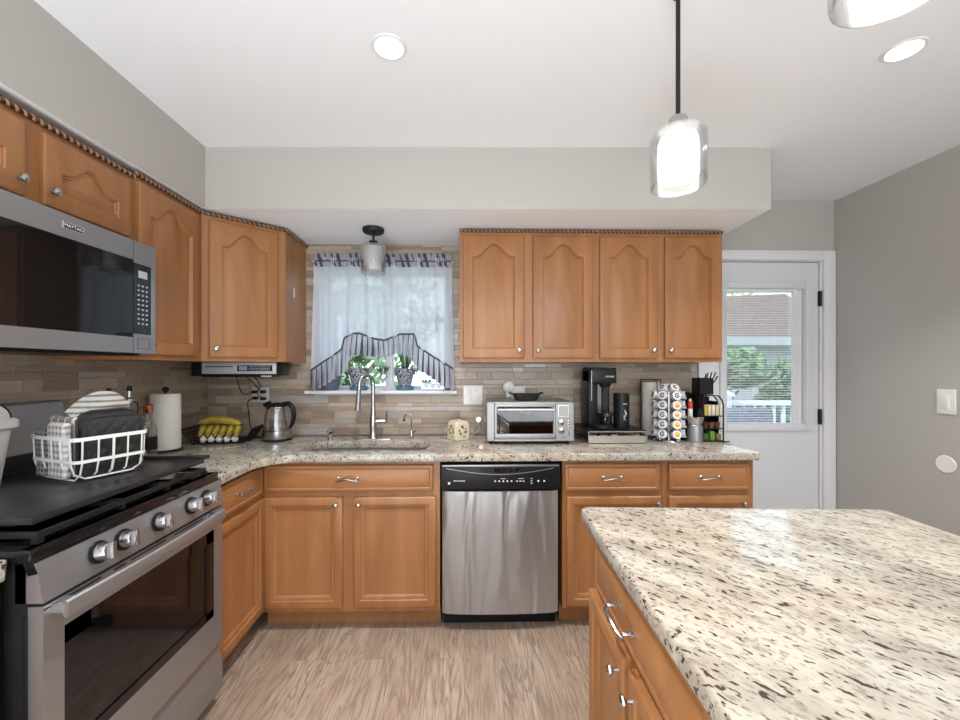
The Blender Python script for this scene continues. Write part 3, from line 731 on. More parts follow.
text('MAYTAG', .0155, 'lettering', MARK, mw, (MX+.003, 1.3375, 1.814), Matrix.Rotation(R(90), 4, 'Z') @ UP)

# ------------------------------------------------------------------ lights
OPAL = emis('lit opal glass', (1, .98, .94), 1.15); LENS = emis('lit lamp lens', (1, .98, .95), 12)
CANL = ['recessed ceiling light above the floor aisle near the sink', 'recessed ceiling light at the right, beyond the near pendant', 'recessed ceiling light behind the camera on the left', 'recessed ceiling light behind the camera on the right', 'recessed ceiling light by the rear wall on the left', 'recessed ceiling light by the rear wall on the right']
for (cx, cy), lb in zip(CANS, CANL):
    t = thing('ceiling_light', lb, 'ceiling light', (cx, cy, ZC), group='recessed ceiling lights')
    MB().lathe([(.038, -.001), (.058, -.001), (.062, -.003), (.058, -.007), (.05, -.008), (.045, -.003)]).build('trim_ring', TRIM, t)
    MB().lathe([(.001, -.004), (.045, -.004), (.046, -.001), (.001, -.001)]).build('lens', LENS, t)
GEDGE = glass('thick clear lamp glass', (.975, .98, .98), .10)
def pendant(label, x, y):
    t = thing('pendant_light', label, 'pendant light', (x, y, 0), group='pendants over the island')
    m = MB(); m.lathe([(.018, ZC-.001), (.018, ZC-.012), (.015, ZC-.018), (.001, ZC-.019)]); m.build('canopy', NICKEL, t)
    MB().cyl((0, 0, 2.10), (0, 0, ZC-.02), .0065, seg=12).build('rod', BLACKM, t)
    MB().lathe([(.022, 2.068), (.026, 2.070), (.026, 2.104), (.022, 2.11), (.007, 2.112)]).build('socket_cap', NICKEL, t)
    MB().lathe([(.072, 1.902), (.077, 1.904), (.0785, 1.91), (.0785, 2.05), (.072, 2.062), (.026, 2.069), (.026, 2.064), (.069, 2.057), (.073, 2.048), (.073, 1.91), (.072, 1.902)], seg=40, caps=False).build('glass_shade', GEDGE, t)
    MB().lathe([(.001, 1.925), (.050, 1.925), (.056, 1.931), (.056, 2.035), (.050, 2.050), (.026, 2.062), (.001, 2.062)], seg=32).build('inner_diffuser', OPAL, t)
    light('pendant_bulb', 'POINT', (x, y, 1.88), (0, 0, 0), 2.5, (1, .96, .9), shadow_soft_size=.05)
pendant('lit glass pendant light farther from the camera over the island', .641, 1.2)
pendant('lit glass pendant light cut off by the top edge of the photo', .618, .56)
t = thing('ceiling_light', 'small unlit glass ceiling light in front of the sink window', 'ceiling light', (-.53, 2.38, 2.175))
MB().lathe([(.062, 0), (.062, -.018), (.058, -.024), (.001, -.025)]).build('canopy', BLACKM, t)
m = MB(); m.cyl((0, 0, -.02), (0, 0, -.075), .007, seg=10); m.lathe([(.012, -.07), (.024, -.074), (.025, -.098), (.02, -.1)]); m.build('stem', BLACKM, t)
for a in (-1, 1): MB().sph((a*.045, -.03, -.03), .006).build('screw', BLACKM, t)
MB().lathe([(.070, -.262), (.072, -.26), (.072, -.112), (.064, -.1), (.02, -.096), (.02, -.098), (.062, -.103), (.0695, -.114), (.070, -.262)], seg=36, caps=False).build('glass_shade', GEDGE, t)
FROST = mat('grey frosted glass', (.55, .55, .56), .5)
MB().lathe([(.001, -.247), (.052, -.247), (.055, -.243), (.055, -.12), (.05, -.108), (.02, -.1)], seg=30).build('inner_diffuser', FROST, t, label='grey frosted cylinder')

# ------------------------------------------------------------------ curtain
cu = thing('curtain', 'lavender grey ruffled swag curtain over the sink window', 'curtain', (0, 0, 0))
YC = 2.632
cx0, cx1 = -.96, -.085
bp = [(-.985, 1.34), (-.947, 1.366), (-.787, 1.476), (-.770, 1.55), (-.72, 1.578), (-.672, 1.580), (-.58, 1.545), (-.511, 1.535), (-.414, 1.575), (-.317, 1.575), (-.304, 1.50), (-.2, 1.43), (-.091, 1.366), (-.07, 1.35)]
rb = [(-.99, 1.222), (-.93, 1.225), (-.89, 1.25), (-.80, 1.31), (-.745, 1.35), (-.74, 1.42), (-.68, 1.445), (-.56, 1.43), (-.49, 1.435), (-.42, 1.455), (-.33, 1.42), (-.31, 1.36), (-.25, 1.325), (-.12, 1.232), (-.06, 1.222)]
def interp(P, x):
    if x <= P[0][0]: return P[0][1]
    for (a, b), (c, d) in zip(P, P[1:]):
        if x <= c: return b + (d-b)*(x-a)/(c-a)
    return P[-1][1]
def foldy(x, z, amp=1): 
    return YC + amp*(.017*math.sin(x*46+.8*math.sin(x*9)) + .008*math.sin(x*113+z*3))
def body(u, v):
    xt = cx0 + (cx1-cx0)*u; zt = 2.075
    spread = .022*(2*u-1)*(1-v); x = xt + spread*1.1
    zb = interp(bp, x); z = zb + (zt-zb)*v
    return (x, foldy(xt, z, 1.0 - .5*v), z)
MB().grid(body, 170, 14).build('panel', SHEER, cu, smooth=80, fix=False)
def ruf(u, v):
    xb = -.985 + .918*u; z1 = interp(bp, xb) + .006; z0 = interp(rb, xb); z = z0 + (z1-z0)*v
    return (xb + .01*math.sin(u*190)*(1-v), YC - .006 - .012*(1-v) + (.002+.016*(1-v))*math.sin(u*230+1.5*math.sin(u*31)), z)
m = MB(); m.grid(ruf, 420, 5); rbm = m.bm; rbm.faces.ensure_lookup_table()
for i_, fc in enumerate(rbm.faces): fc.material_index = 1 if ((i_ // 5) % 15) < 3 else 0  # narrow dark columns paint in the shadows between the folds
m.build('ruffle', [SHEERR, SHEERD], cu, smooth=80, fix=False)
m = MB(); m.tube([(-.983+.914*k/120, YC-.009, interp(bp, -.983+.914*k/120)+.004) for k in range(121)], .0055, 6); m.build('cord_trim', mat('dark grey cord', (.06, .055, .075), .8), cu)
def hdr(u, v):
    x = cx0-.004 + (cx1-cx0+.008)*u; z = 2.012 + .088*v + .004*math.sin(u*150)*v
    puff = .014*math.sin(PI*min(1, v*2)) if v < .5 else .008*math.sin((v-.5)*2*PI)
    return (x, YC - .004 - puff*.6 + (.004+.006*abs(v-.35))*math.sin(u*330+2*math.sin(u*40)), z)
m = MB(); m.grid(hdr, 420, 8)
m.bm.faces.ensure_lookup_table()
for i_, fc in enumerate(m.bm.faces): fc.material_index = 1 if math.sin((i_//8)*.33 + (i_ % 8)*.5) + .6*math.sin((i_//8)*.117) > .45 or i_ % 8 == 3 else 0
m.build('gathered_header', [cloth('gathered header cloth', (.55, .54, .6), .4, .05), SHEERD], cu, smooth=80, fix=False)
m = MB(); m.cyl((cx0-.012, YC+.006, 2.05), (cx1+.012, YC+.006, 2.05), .006, seg=8); 
for x in (cx0-.012, cx1+.012): m.cyl((x, YC+.006, 2.05), (x, YB-.006, 2.05), .006, seg=8)
m.build('rod', WHITE, cu)

# ------------------------------------------------------------------ window sill plants
BLUEG = mat('blue grey glazed pot', (.12, .15, .21), .35); BLUE = mat('blue saucer', (.06, .17, .28), .35); SOIL = mat('potting soil', (.03, .02, .015), .95)
PATT = mat('blue and white patterned ceramic', (.4, .42, .45), .35)
vt_ = N(PATT, 'ShaderNodeTexVoronoi'); vt_.inputs['Scale'].default_value = 60; Lk(PATT, coords(PATT), vt_.inputs['Vector'])
base(PATT, ramp(PATT, vt_.outputs['Distance'], [(.3, (.55, .55, .52)), (.42, (.07, .08, .12)), (.62, (.07, .08, .12)), (.75, (.30, .30, .33))]))
STEMG = mat('dark green stems', (.03, .08, .02), .6); LEAFP = mat('houseplant leaf', (.07, .15, .04), .5)
PY = YB + .055
def pot(label, x, prof, m0, name='plant_pot', rim=None):
    t = thing(name, label, 'plant pot', (x, PY, SILL))
    MB().lathe(prof, seg=28).build('pot', m0, t); return t
def leaf(m, p, d, L, W):
    p, d = Vector(p), Vector(d).normalized(); s = d.cross(Vector((0, -1, .3))).normalized()
    pts = []
    for k in range(7):
        u = k/6; w = W*math.sin(PI*min(.98, u*.95+.03)); c = p + d*L*u + Vector((0, 0, -.15*L*u*u)); pts.append((c - s*w, c + s*w))
    up = Vector((0, -.002, .002))
    m.loft([[a, b, b+up, a+up] for a, b in pts])
t = pot('plain blue grey pot at the left end of the window sill', -.905, [(.055, 0), (.072, .045), (.08, .10), (.085, .15), (.079, .15), (.07, .09), (.05, .02)], BLUEG)
MB().lathe([(.001, .118), (.077, .118), (.001, .125)]).build('soil', SOIL, t)
def patpot(label, x, k):
    t = pot(label, x, [(.042, .02), (.054, .08), (.058, .10), (.07, .103), (.072, .145), (.064, .145), (.055, .10), (.04, .03)], PATT)
    MB().lathe([(.001, 0), (.058, 0), (.062, .026), (.056, .028), (.05, .006), (.001, .006)]).build('saucer', BLUE, t, label='blue saucer')
    MB().lathe([(.001, .125), (.063, .125), (.001, .13)]).build('soil', SOIL, t)
    if k == 0:
        m = MB(); m.tube([(0, 0, .12), (.003, 0, .2), (0, 0, .26)], .003, 6); m.tube([(0, 0, .16), (-.02, 0, .21)], .002, 6); m.tube([(0, 0, .17), (.03, 0, .22)], .002, 6); m.build('stem', STEMG, t)
        m = MB()
        for d, L in (((-1, 0, .15), .06), ((1, 0, .2), .06), ((-.6, -.5, .5), .05), ((.7, -.3, .6), .05), ((0, -.6, .5), .045), ((-.9, .2, -.1), .05), ((.9, .2, -.2), .05)): leaf(m, (0, 0, .2+.02*d[2]), d, L*.7, .010)
        m.build('leaves', LEAFP, t)
    else:
        m = MB(); rr = random.Random(3)
        for q in range(9):
            a = rr.uniform(-1, 1); m.tube([(a*.02, 0, .12), (a*.04, rr.uniform(-.02, .02), .18), (a*.065+rr.uniform(-.01, .01), 0, .235+rr.uniform(0, .04))], [.0045, .004, .002], 6)
        m.build('stems', STEMG, t)
patpot('patterned pot with blue saucer and a leafy sprig, behind the faucet', -.71, 0)
t = thing('glass_vase', 'small clear glass vase holding a green cutting on the sill', 'vase', (-.545, PY, SILL))
MB().lathe([(.03, 0), (.032, .004), (.006, .012), (.006, .035), (.02, .06), (.03, .09), (.022, .12), (.02, .15), (.026, .165), (.024, .165), (.018, .15), (.02, .12), (.027, .09), (.018, .062), (.003, .04)]).build('glass', GLASS, t)
m = MB()
for d in ((-.4, 0, 1), (.3, 0, 1), (0, -.2, 1), (.5, .1, .8), (-.6, .1, .7)): leaf(m, (0, 0, .1), d, .08, .009)
m.build('cutting', LEAFP, t)
patpot('patterned pot with blue saucer and bare upright stems, right half of the sill', -.40, 1)
t = thing('glass_planter', 'low clear glass planter with small succulents at the right of the sill', 'planter', (-.21, PY, SILL))
m = MB(); frame_rect(m, -.075, .075, 0, .05, .004, -.03, -.027, 0); m.box((-.075, -.03, 0), (.075, .03, .004)); m.box((-.075, .027, 0), (.075, .03, .05)); m.box((-.075, -.03, 0), (-.072, .03, .05)); m.box((.072, -.03, 0), (.075, .03, .05)); m.box((-.075, -.03, 0), (.075, -.0275, .05)); m.build('glass', GLASS, t, smooth=0)
m = MB()
for x, n, h in ((-.045, 7, .08), (.0, 7, .05), (.04, 7, .045)):
    for k in range(n): a = k*2.4; leaf(m, (x, 0, .01), (math.cos(a)*.5, math.sin(a)*.3, 1), h, .007)
m.build('succulents', mat('pale succulent green', (.16, .24, .11), .5), t)

# ------------------------------------------------------------------ left counter things
# bin
GREYP = mat('warm grey plastic', (.42, .40, .38), .4)
t = thing('waste_bin', 'small warm grey swing-lid bin on the stove cover', 'bin', (-1.49, 1.205, BT+.001))
m = MB()
def rr_(w, z, r=.03): return [(p[0], p[1], z) for p in rrect(-w, w, -w, w, r)]
m.loft([rr_(.073, 0), rr_(.076, .004), rr_(.094, .19), rr_(.088, .19), rr_(.07, .01)], True, True, True); m.build('bucket', GREYP, t)
m = MB(); m.loft([rr_(.10, .180), rr_(.104, .185), rr_(.104, .205), rr_(.097, .212), rr_(.088, .212)], True, True, True)
m.build('rim', GREYP, t)
m = MB(); P = [(-.08, .21)] + [(-.08*math.cos(PI*k/12), .21+.055*math.sin(PI*k/12)) for k in range(1, 12)] + [(.08, .21)]
m.prism(P, -.085, .085, 'x'); m.build('swing_lid', GREYP, t)
m = MB(); m.tube([(.083, -.081*math.cos(PI*k/16), .212+.056*math.sin(PI*k/16)) for k in range(17)], .0035, 6); m.build('lid_edge', BLACK, t, label='dark edge of the lid')

# basket
WIRE = mat('white coated wire', (.78, .76, .73), .4)
BA = math.atan2(.931, .365)
bs = thing('wire_basket', 'white wire basket holding kitchen cloths on the stove cover', 'basket', (-1.297, 1.438, BT+.001), BA)
hw, hd, hh = .11, .127, .145
def band(m, z, w, d, h=.012, t=.003, r=.025):
    o_ = rrect(-w, w, -d, d, r); i_ = rrect(-w+t, w-t, -d+t, d-t, r-t)
    m.loft([[(p[0], p[1], z) for p in i_], [(p[0], p[1], z) for p in o_], [(p[0], p[1], z+h) for p in o_], [(p[0], p[1], z+h) for p in i_], [(p[0], p[1], z) for p in i_]], True, False, False)
m = MB(); band(m, hh-.012, hw, hd); m.build('rim', WIRE, bs)
m = MB(); band(m, .062, hw-.003, hd-.003, .01); m.build('middle_band', WIRE, bs)
m = MB()
for a in (-.085, -.042, 0, .042, .085):
    r = .004 if a == 0 else .0028
    m.tube([(a, -hd+.003, hh-.006), (a, -hd+.006, .06), (a, -hd+.016, .025), (a, -hd+.045, .004), (a, 0, .003), (a, hd-.045, .004), (a, hd-.016, .025), (a, hd-.006, .06), (a, hd-.003, hh-.006)], r, 6)
for a in (-.1, -.05, 0, .05, .1):
    m.tube([(-hw+.003, a, hh-.006), (-hw+.006, a, .06), (-hw+.016, a, .025), (-hw+.045, a, .0075), (0, a, .0075), (hw-.045, a, .0075), (hw-.016, a, .025), (hw-.006, a, .06), (hw-.003, a, hh-.006)], .0028, 6)
m.build('wires', WIRE, bs)
def inb(o): o.location = (-1.297, 1.438, BT+.001); o.rotation_euler = (0, 0, BA); return o
QUILT = mat('charcoal quilted cloth', (.020, .021, .021), .85)
# quilted lines
def quilt(name, label, y0, x0, x1, z1, tilt=0):
    t = thing(name, label, 'pot holder', (-1.297, 1.438, BT+.001), BA, group='pot holders in the basket')
    m = MB(); W = (x1-x0)/2; cx = (x0+x1)/2; H = z1-.012; th = .009
    def fr(s):
        def fn(u, v):
            x = cx + (2*u-1)*W; z = .012 + H*v
            zz = z1 - .03*max(0, (abs(2*u-1)-.8)/.2)**2 if v > .97 else z
            a = abs(math.sin((x+z)*PI/.042)); b = abs(math.sin((x-z)*PI/.042)); e = min(1, 8*min(u, 1-u, v, 1-v))
            return (x, y0 + s*th*e*(.3+.8*min(a, b)**.5) , min(z, zz))
        return fn
    m.grid(fr(-1), 40, 40); m.grid(fr(1), 40, 40); m.build('pad', QUILT, t, smooth=60)
    MB().tube([(cx-W, y0, .012), (cx-W, y0, z1-.03), (cx-W+.01, y0, z1-.008), (cx-W+.035, y0, z1), (cx+W-.035, y0, z1), (cx+W-.01, y0, z1-.008), (cx+W, y0, z1-.03), (cx+W, y0, .012)], .005, 8).build('binding', QUILT, t)
quilt('pot_holder', 'charcoal quilted pot holder nearest the front side of the basket', -.098, -.068, .100, .205)
quilt('pot_holder', 'charcoal quilted pot holder tucked behind the front one', -.072, -.074, .092, .222)
def stripes(name, c0, c1, scale, ax, check=False, w=.5):
    m = mat(name, c0, .85); v = coords(m)
    def wv(axis):
        s = N(m, 'ShaderNodeSeparateXYZ'); Lk(m, v, s.inputs[0]); k = N(m, 'ShaderNodeMath', operation='MULTIPLY'); Lk(m, s.outputs[axis], k.inputs[0]); k.inputs[1].default_value = scale
        q = N(m, 'ShaderNodeMath', operation='FRACT'); Lk(m, k.outputs[0], q.inputs[0]); g = N(m, 'ShaderNodeMath', operation='GREATER_THAN'); Lk(m, q.outputs[0], g.inputs[0]); g.inputs[1].default_value = w; return g.outputs[0]
    if check:
        a, b = wv(ax), wv('Z'); s = N(m, 'ShaderNodeMath', operation='ADD'); Lk(m, a, s.inputs[0]); Lk(m, b, s.inputs[1]); h = N(m, 'ShaderNodeMath', operation='MULTIPLY'); Lk(m, s.outputs[0], h.inputs[0]); h.inputs[1].default_value = .5
        base(m, mix(m, h.outputs[0], c0, c1))
    else: base(m, mix(m, wv(ax), c0, c1))
    return m
STR = stripes('grey and cream striped cloth', (.45, .43, .40), (.16, .15, .145), 55, 'Z', w=.62)
CHK = stripes('grey and white gingham cloth', (.66, .64, .60), (.22, .22, .22), 50, 'Y', True)
CHKD = stripes('taupe and cream striped towel', (.25, .22, .20), (.60, .56, .52), 26, 'Y', False, .8)
# striped rounded mitt bundle
t = thing('oven_mitt', 'grey and cream striped mitt folded over the back of the basket', 'oven mitt', (-1.297, 1.438, BT+.001), BA)
for k in range(3):
    m = MB(); P = []
    for j in range(13):
        u = j/12; P.append((-.055 + .145*u, -.034+.026*k, .155 + .012*k + .085*math.sin(PI*min(1, .12+u*.5))**1.1))
    m.tube(P, [.012+.012*math.sin(PI*min(.97, .1+j/12*.85)) for j in range(13)], 12, squash=.62); m.build('cloth_fold', STR, t)
bx('cuff', (-.03, -.046, .02), (.075, .03, .19), STR, t, .015)
def towel(label, x0, x1, y0, y1, z1, mt, name='kitchen_towel'):
    m = MB()
    def sec(z, k): return [(p[0]+.002*math.sin(k*1.3), p[1]+.003*math.sin(k*.9), z) for p in rrect(x0, x1, y0, y1, min(x1-x0, y1-y0)*.45, 4)]
    m.loft([sec(.012, 0), sec(.05, 1), sec(.1, 2), sec(.15, 3), sec(z1-.008, 4), [(p[0], p[1], z1) for p in rrect(x0+.006, x1-.006, y0+.006, y1-.006, .004, 4)]])
    o = inb(m.build(name, mt)); return tag(o, label, 'towel', 'towels in the basket')
towel('white and grey gingham towel behind the left wires of the basket', -.103, -.078, -.062, .035, .188, CHK)
towel('taupe towel with cream stripes standing behind the gingham towel', -.072, -.044, -.048, .11, .204, CHKD)
towel('dark grey gingham towel at the far left corner of the basket', -.103, -.078, .042, .105, .165, stripes('dark gingham cloth', (.3, .29, .28), (.06, .06, .06), 60, 'Y', True))

# oil dispensers and bottles behind the basket
OILG = glass('bottle glass', (.75, .72, .62), .1); COPPER = mat('copper cap', (.75, .33, .18), .25, 1)
def oil(label, x, y, ztop):
    h = ztop-.92
    t = thing('oil_dispenser', label, 'oil bottle', (x, y, .92), group='oil dispensers by the wall')
    MB().lathe([(.001, 0), (.03, 0), (.032, .005), (.032, h*.55), (.014, h*.72), (.012, h*.8), (.001, h*.8)]).build('bottle', OILG, t)
    m = MB(); m.lathe([(.016, h*.78), (.016, h*.83), (.008, h*.85), (.007, h*.93)]); m.tube([(0, 0, h*.9), (-.012, -.01, h*.97), (-.035, -.015, h*.93)], [.005, .004, .003], 8); m.build('spout', CHROME, t)
    MB().lathe([(.009, h*.93), (.011, h*.95), (.009, h*.99), (.001, h)]).build('stopper', BLACK, t)
    m = MB(); m.tube([(.012, 0, h*.8), (.035, 0, h*.78), (.04, 0, h*.7), (.03, 0, h*.6)], .003, 6); m.build('handle', BLACK, t)
oil('chrome-topped oil dispenser behind the striped mitt', -1.55, 1.80, 1.272)
oil('taller black-stoppered oil dispenser left of the copper capped bottle', -1.53, 1.885, 1.28)
t = thing('glass_bottle', 'clear bottle with a copper cap left of the paper towels', 'bottle', (-1.515, 1.975, .92))
MB().lathe([(.001, 0), (.034, 0), (.036, .006), (.036, .15), (.02, .19), (.016, .23), (.001, .23)]).build('bottle', GLASS, t)
MB().lathe([(.018, .225), (.02, .228), (.02, .26), (.015, .265), (.001, .265)]).build('cap', COPPER, t)
m = MB(); m.lathe([(.0365, .05), (.0368, .051), (.0368, .11), (.0365, .111)]); m.build('label_band', BLACK, t)

# paper towels
t = thing('paper_towel_holder', 'black metal holder with a white paper towel roll', 'paper towel', (-1.585, 2.185, .92))
MB().lathe([(.001, 0), (.078, 0), (.078, .008), (.001, .010)]).build('base', BLACKM, t)
m = MB(); m.cyl((0, 0, .005), (0, 0, .31), .005, seg=8); m.sph((0, 0, .325), .016); m.build('post', BLACKM, t)
PAPER = mat('white paper towel', (.78, .76, .72), .9); bump(PAPER, noise(PAPER, coords(PAPER), 150, 2), .3, .002)
MB().lathe([(.02, .012), (.066, .012), (.068, .016), (.068, .30), (.066, .304), (.02, .304)], seg=36).build('paper_roll', PAPER, t)

# banana basket
t = thing('fruit_basket', 'black wire fruit basket in the counter corner', 'basket', (-1.44, 2.47, .92), R(8))
m = MB(); bw, bd = .135, .10
for (p, q) in (((-bw, -bd, .004), (bw, -bd, .004)), ((bw, -bd, .004), (bw, bd, .004)), ((bw, bd, .004), (-bw, bd, .004)), ((-bw, bd, .004), (-bw, -bd, .004))): m.tube([p, q], .005, 6)
for k in range(9):
    y = -bd + 2*bd*k/8
    m.tube([(-bw-.055, y, .085), (-bw, y, .006), (0, y, .004), (bw, y, .006), (bw+.055, y, .085)], .0028, 6)
for sx in (-1, 1): m.tube([(sx*(bw+.055), -bd, .085), (sx*(bw+.055), bd, .085)], .005, 6)
for k in range(4): m.tube([(-bw-.013*k, -bd, .006+.02*k), (-bw-.013*k, bd, .006+.02*k)], .002, 5); m.tube([(bw+.013*k, -bd, .006+.02*k), (bw+.013*k, bd, .006+.02*k)], .002, 5)
m.build('wire_frame', BLACKM, t)
for k in range(6): MB().tube([(-.1+k*.04, -bd, .05), (-.085+k*.04, -bd, .075), (-.07+k*.04, -bd, .05), (-.085+k*.04, -bd, .012)], .0018, 5).build('scroll', BLACKM, t)
BAN = mat('ripe banana skin', (.60, .43, .05), .5); base(BAN, ramp(BAN, noise(BAN, coords(BAN), 30, 4), [(.3, (.16, .10, .02)), (.44, (.40, .28, .03)), (.7, (.44, .36, .05))]))
BTIP = mat('banana tip brown', (.05, .035, .02), .8)
def banana(label, loc, rot, L=.19, arc=.05, r=.017):
    m = MB(); n = 14; P = []; RR = []
    for k in range(n+1):
        u = k/n; P.append((-L/2+L*u, 0, -arc*4*(u-.5)**2 + arc)); RR.append(r*min(1, .35+math.sin(PI*u)**.6*.8) if 0 < k < n else r*.3)
    t = tag(m.tube(P, RR, 8).build('banana', BAN), label, 'banana', 'bananas in the wire basket')
    t.location = loc; t.rotation_euler = rot
    MB().tube([P[-1], (L/2+.018, 0, -.006)], [.006, .005], 6).build('stem', BTIP, t); return t
banana('uppermost banana lying across the bunch in the fruit basket', (-1.445, 2.43, 1.030), (0, R(2), R(4)), .235, .022, .022)
for k in range(6):
    banana(['banana at the left end of the bunch in the wire basket', 'second banana from the left in the bunch', 'third banana from the left in the bunch', 'third banana from the right in the bunch', 'second banana from the right in the bunch', 'banana at the right end of the bunch in the wire basket'][k], (-1.545+k*.039, 2.455, .972), (0, R(-8), R(98+k*2)), .15, .035, .0185)
for k in range(5):
    o = MB().lathe([(.001, 0), (.012, .002), (.019, .014), (.016, .026), (.006, .034), (.003, .043), (.001, .044)], seg=14).build('garlic_bulb', mat('garlic skin', (.8, .78, .74), .6))
    tag(o, ['white garlic bulb farthest left in the fruit basket', 'second white garlic bulb from the left', 'middle white garlic bulb in the fruit basket', 'second white garlic bulb from the right', 'white garlic bulb farthest right in the fruit basket'][k], 'garlic', 'garlic bulbs in the fruit basket'); o.location = (-1.515+k*.042, 2.385+.006*k, .927)

# under-cabinet radio
t = thing('radio', 'silver under-cabinet radio with display below the corner cupboard', 'radio', (-1.589, 2.40, 1.313))
SILV = mat('silver plastic', (.62, .62, .63), .35, .3)
bx('housing', (0, .012, 0), (.475, .2, .081), BLACK, t, .004); bx('front', (0.055, 0, .012), (.485, .014, .080), SILV, t, .004, 'silver front'); bx('side_end', (-.005, 0, .0), (.055, .03, .078), BLACK, t, .003)
bx('cd_slot', (.075, -.001, .052), (.235, .001, .057), BLACK, t); bx('display', (.262, -.0015, .028), (.465, .001, .062), BLKGLASS, t)
bx('lcd', (.272, -.0025, .033), (.32, 0, .057), mat('blue grey lcd', (.25, .38, .55), .4), t)
m = MB()
for r in range(3):
    for k in range(12): m.box((.33+k*.0105, -.0022, .034+r*.009), (.336+k*.0105, -.001, .037+r*.009))
m.build('button_marks', MARK, t); bx('foot_strip', (.06, -.002, -.006), (.46, .10, .0), BLACK, t); bx('light_strip', (.40, -.003, -.004), (.46, .0, .002), MARK, t)
RADIO = t
# outlet with plugs
def plate(name, label, x0, x1, z0, z1, m0=WHITE):
    t = thing(name, label, 'outlet' if 'outlet' in name else 'switch', (0, YB-.008, 0))
    bx('plate', (x0, -.006, z0), (x1, .0015, z1), m0, t, .002); return t
CREAM = mat('cream plastic', (.55, .52, .46), .4)
t = plate('wall_outlet', 'cream four-socket outlet above the kettle', -1.385, -1.275, 1.135, 1.235, CREAM)
m = MB()
for x in (-1.355, -1.305):
    for z in (1.165, 1.205): m.box((x-.015, -.008, z-.014), (x+.015, -.005, z+.014), .003)
m.build('socket', CREAM, t)
def plug(label, x, z):
    o = MB().box((x-.014, YB-.045, z-.010), (x+.014, YB-.014, z+.010), .004).build('plug', BLACK); return tag(o, label, 'plug', 'plugs in the cream outlet')
PL = [plug('', -1.36, 1.205), plug('', -1.305, 1.205), plug('', -1.305, 1.162), plug('', -1.355, 1.165)]
def cord(label, pts, r=.0028):
    P = [Vector(p) for p in pts]; out = []
    for i in range(len(P)-1):
        p0, p1, p2, p3 = P[max(i-1, 0)], P[i], P[i+1], P[min(i+2, len(P)-1)]
        for k in range(8):
            t = k/8; out.append(.5*((2*p1) + (p2-p0)*t + (2*p0-5*p1+4*p2-p3)*t*t + (3*p1-p0-3*p2+p3)*t**3))
    out.append(P[-1]); return tag(MB().tube(out, r, 7).build('cable', BLACK), label, 'cable')
CD = [cord('black cord looping from the radio to the upper left plug', [(-1.42, 2.56, 1.305), (-1.44, 2.62, 1.25), (-1.43, 2.64, 1.20), (-1.40, 2.645, 1.19), (-1.375, 2.65, 1.205)]),
    cord('short black cord from the radio to the upper right plug', [(-1.36, 2.56, 1.305), (-1.345, 2.62, 1.26), (-1.32, 2.63, 1.225), (-1.305, 2.645, 1.207)]),
    cord('thin black cord crossing the outlet to the lower right plug', [(-1.31, 2.56, 1.305), (-1.30, 2.61, 1.25), (-1.325, 2.625, 1.2), (-1.305, 2.645, 1.164)]),
    cord('black cord hanging from the outlet behind the banana basket', [(-1.362, 2.645, 1.165), (-1.39, 2.635, 1.14), (-1.385, 2.64, 1.05), (-1.37, 2.64, .95), (-1.32, 2.6, .924), (-1.2, 2.56, .924)])]

# kettle
t = thing('electric_kettle', 'glass electric kettle with steel base and black handle', 'kettle', (-1.14, 2.5, .92))
MB().lathe([(.085, 0), (.087, .004), (.087, .012), (.001, .012)]).build('power_base', BLACK, t)
MB().lathe([(.001, .012), (.082, .012), (.084, .018), (.082, .062), (.08, .064), (.001, .064)], seg=36).build('steel_band', NICKEL, t)
MB().lathe([(.082, .064), (.080, .09), (.072, .15), (.063, .205), (.061, .212), (.059, .205), (.069, .15), (.077, .09), (.079, .066)], seg=36).build('glass_body', GLASS, t)
m = MB(); m.lathe([(.062, .205), (.066, .21), (.066, .216), (.05, .224), (.02, .229), (.001, .23)], seg=32); m.tube([(-.05, 0, .212), (-.085, 0, .216)], [.03, .008], 8); m.build('lid', BLACK, t)
m = MB(); m.tube([(.04, -.01, .222), (.075, -.02, .226), (.105, -.03, .20), (.115, -.033, .16), (.105, -.03, .11), (.082, -.02, .075)], [.012, .014, .013, .012, .011, .008], 10, squash=1.3); m.build('handle', BLACK, t)
for c_, p_, par in zip(CD, PL, (RADIO, RADIO, RADIO, t)):
    attach(c_, par); attach(p_, c_); p_.matrix_parent_inverse = Matrix.Identity(4); c_.name = 'power_cord'

# ------------------------------------------------------------------ wax warmer, night light, switch plate
CERAM = mat('cream ceramic', (.66, .58, .42), .3); BRN = mat('brown painted leaves', (.16, .07, .03), .5)
t = thing('wax_warmer', 'cream square ceramic warmer with brown leaf decoration', 'wax warmer', (-.035, 2.50, .92), R(32))
m = MB(); m.loft([rr_(.047, 0, .006), rr_(.051, .004, .006), rr_(.049, .100, .006), rr_(.044, .112, .01), rr_(.036, .118, .01), rr_(.034, .1, .01)], True, True, True); m.build('body', CERAM, t)
m = MB()
for (cx, cz, a, s) in ((-.01, .07, .6, .018), (.006, .062, 2.2, .014), (-.014, .05, 2.6, .015), (.01, .04, .5, .02), (-.01, .03, 1.9, .017), (.004, .018, .2, .014), (.018, .055, 1.2, .012)):
    for sg in (0, PI):
        q = [(cx+math.cos(a)*s*u + (-math.sin(a))*s*.35*w, cz+math.sin(a)*s*u + math.cos(a)*s*.35*w) for u, w in ((0, 0), (.35, 1), (1, 0), (.35, -1))]
    m.M = Matrix.Rotation(R(-90), 4, 'Z'); m.prism([(a_*1.15, b_*1.15) for a_, b_ in q], -.0525, -.049, 'y')
    m.M = Matrix.Identity(4); m.prism([(a_*1.15, b_*1.15) for a_, b_ in q], -.0525, -.049, 'y')
m.build('leaf_pattern', BRN, t); WARM = t
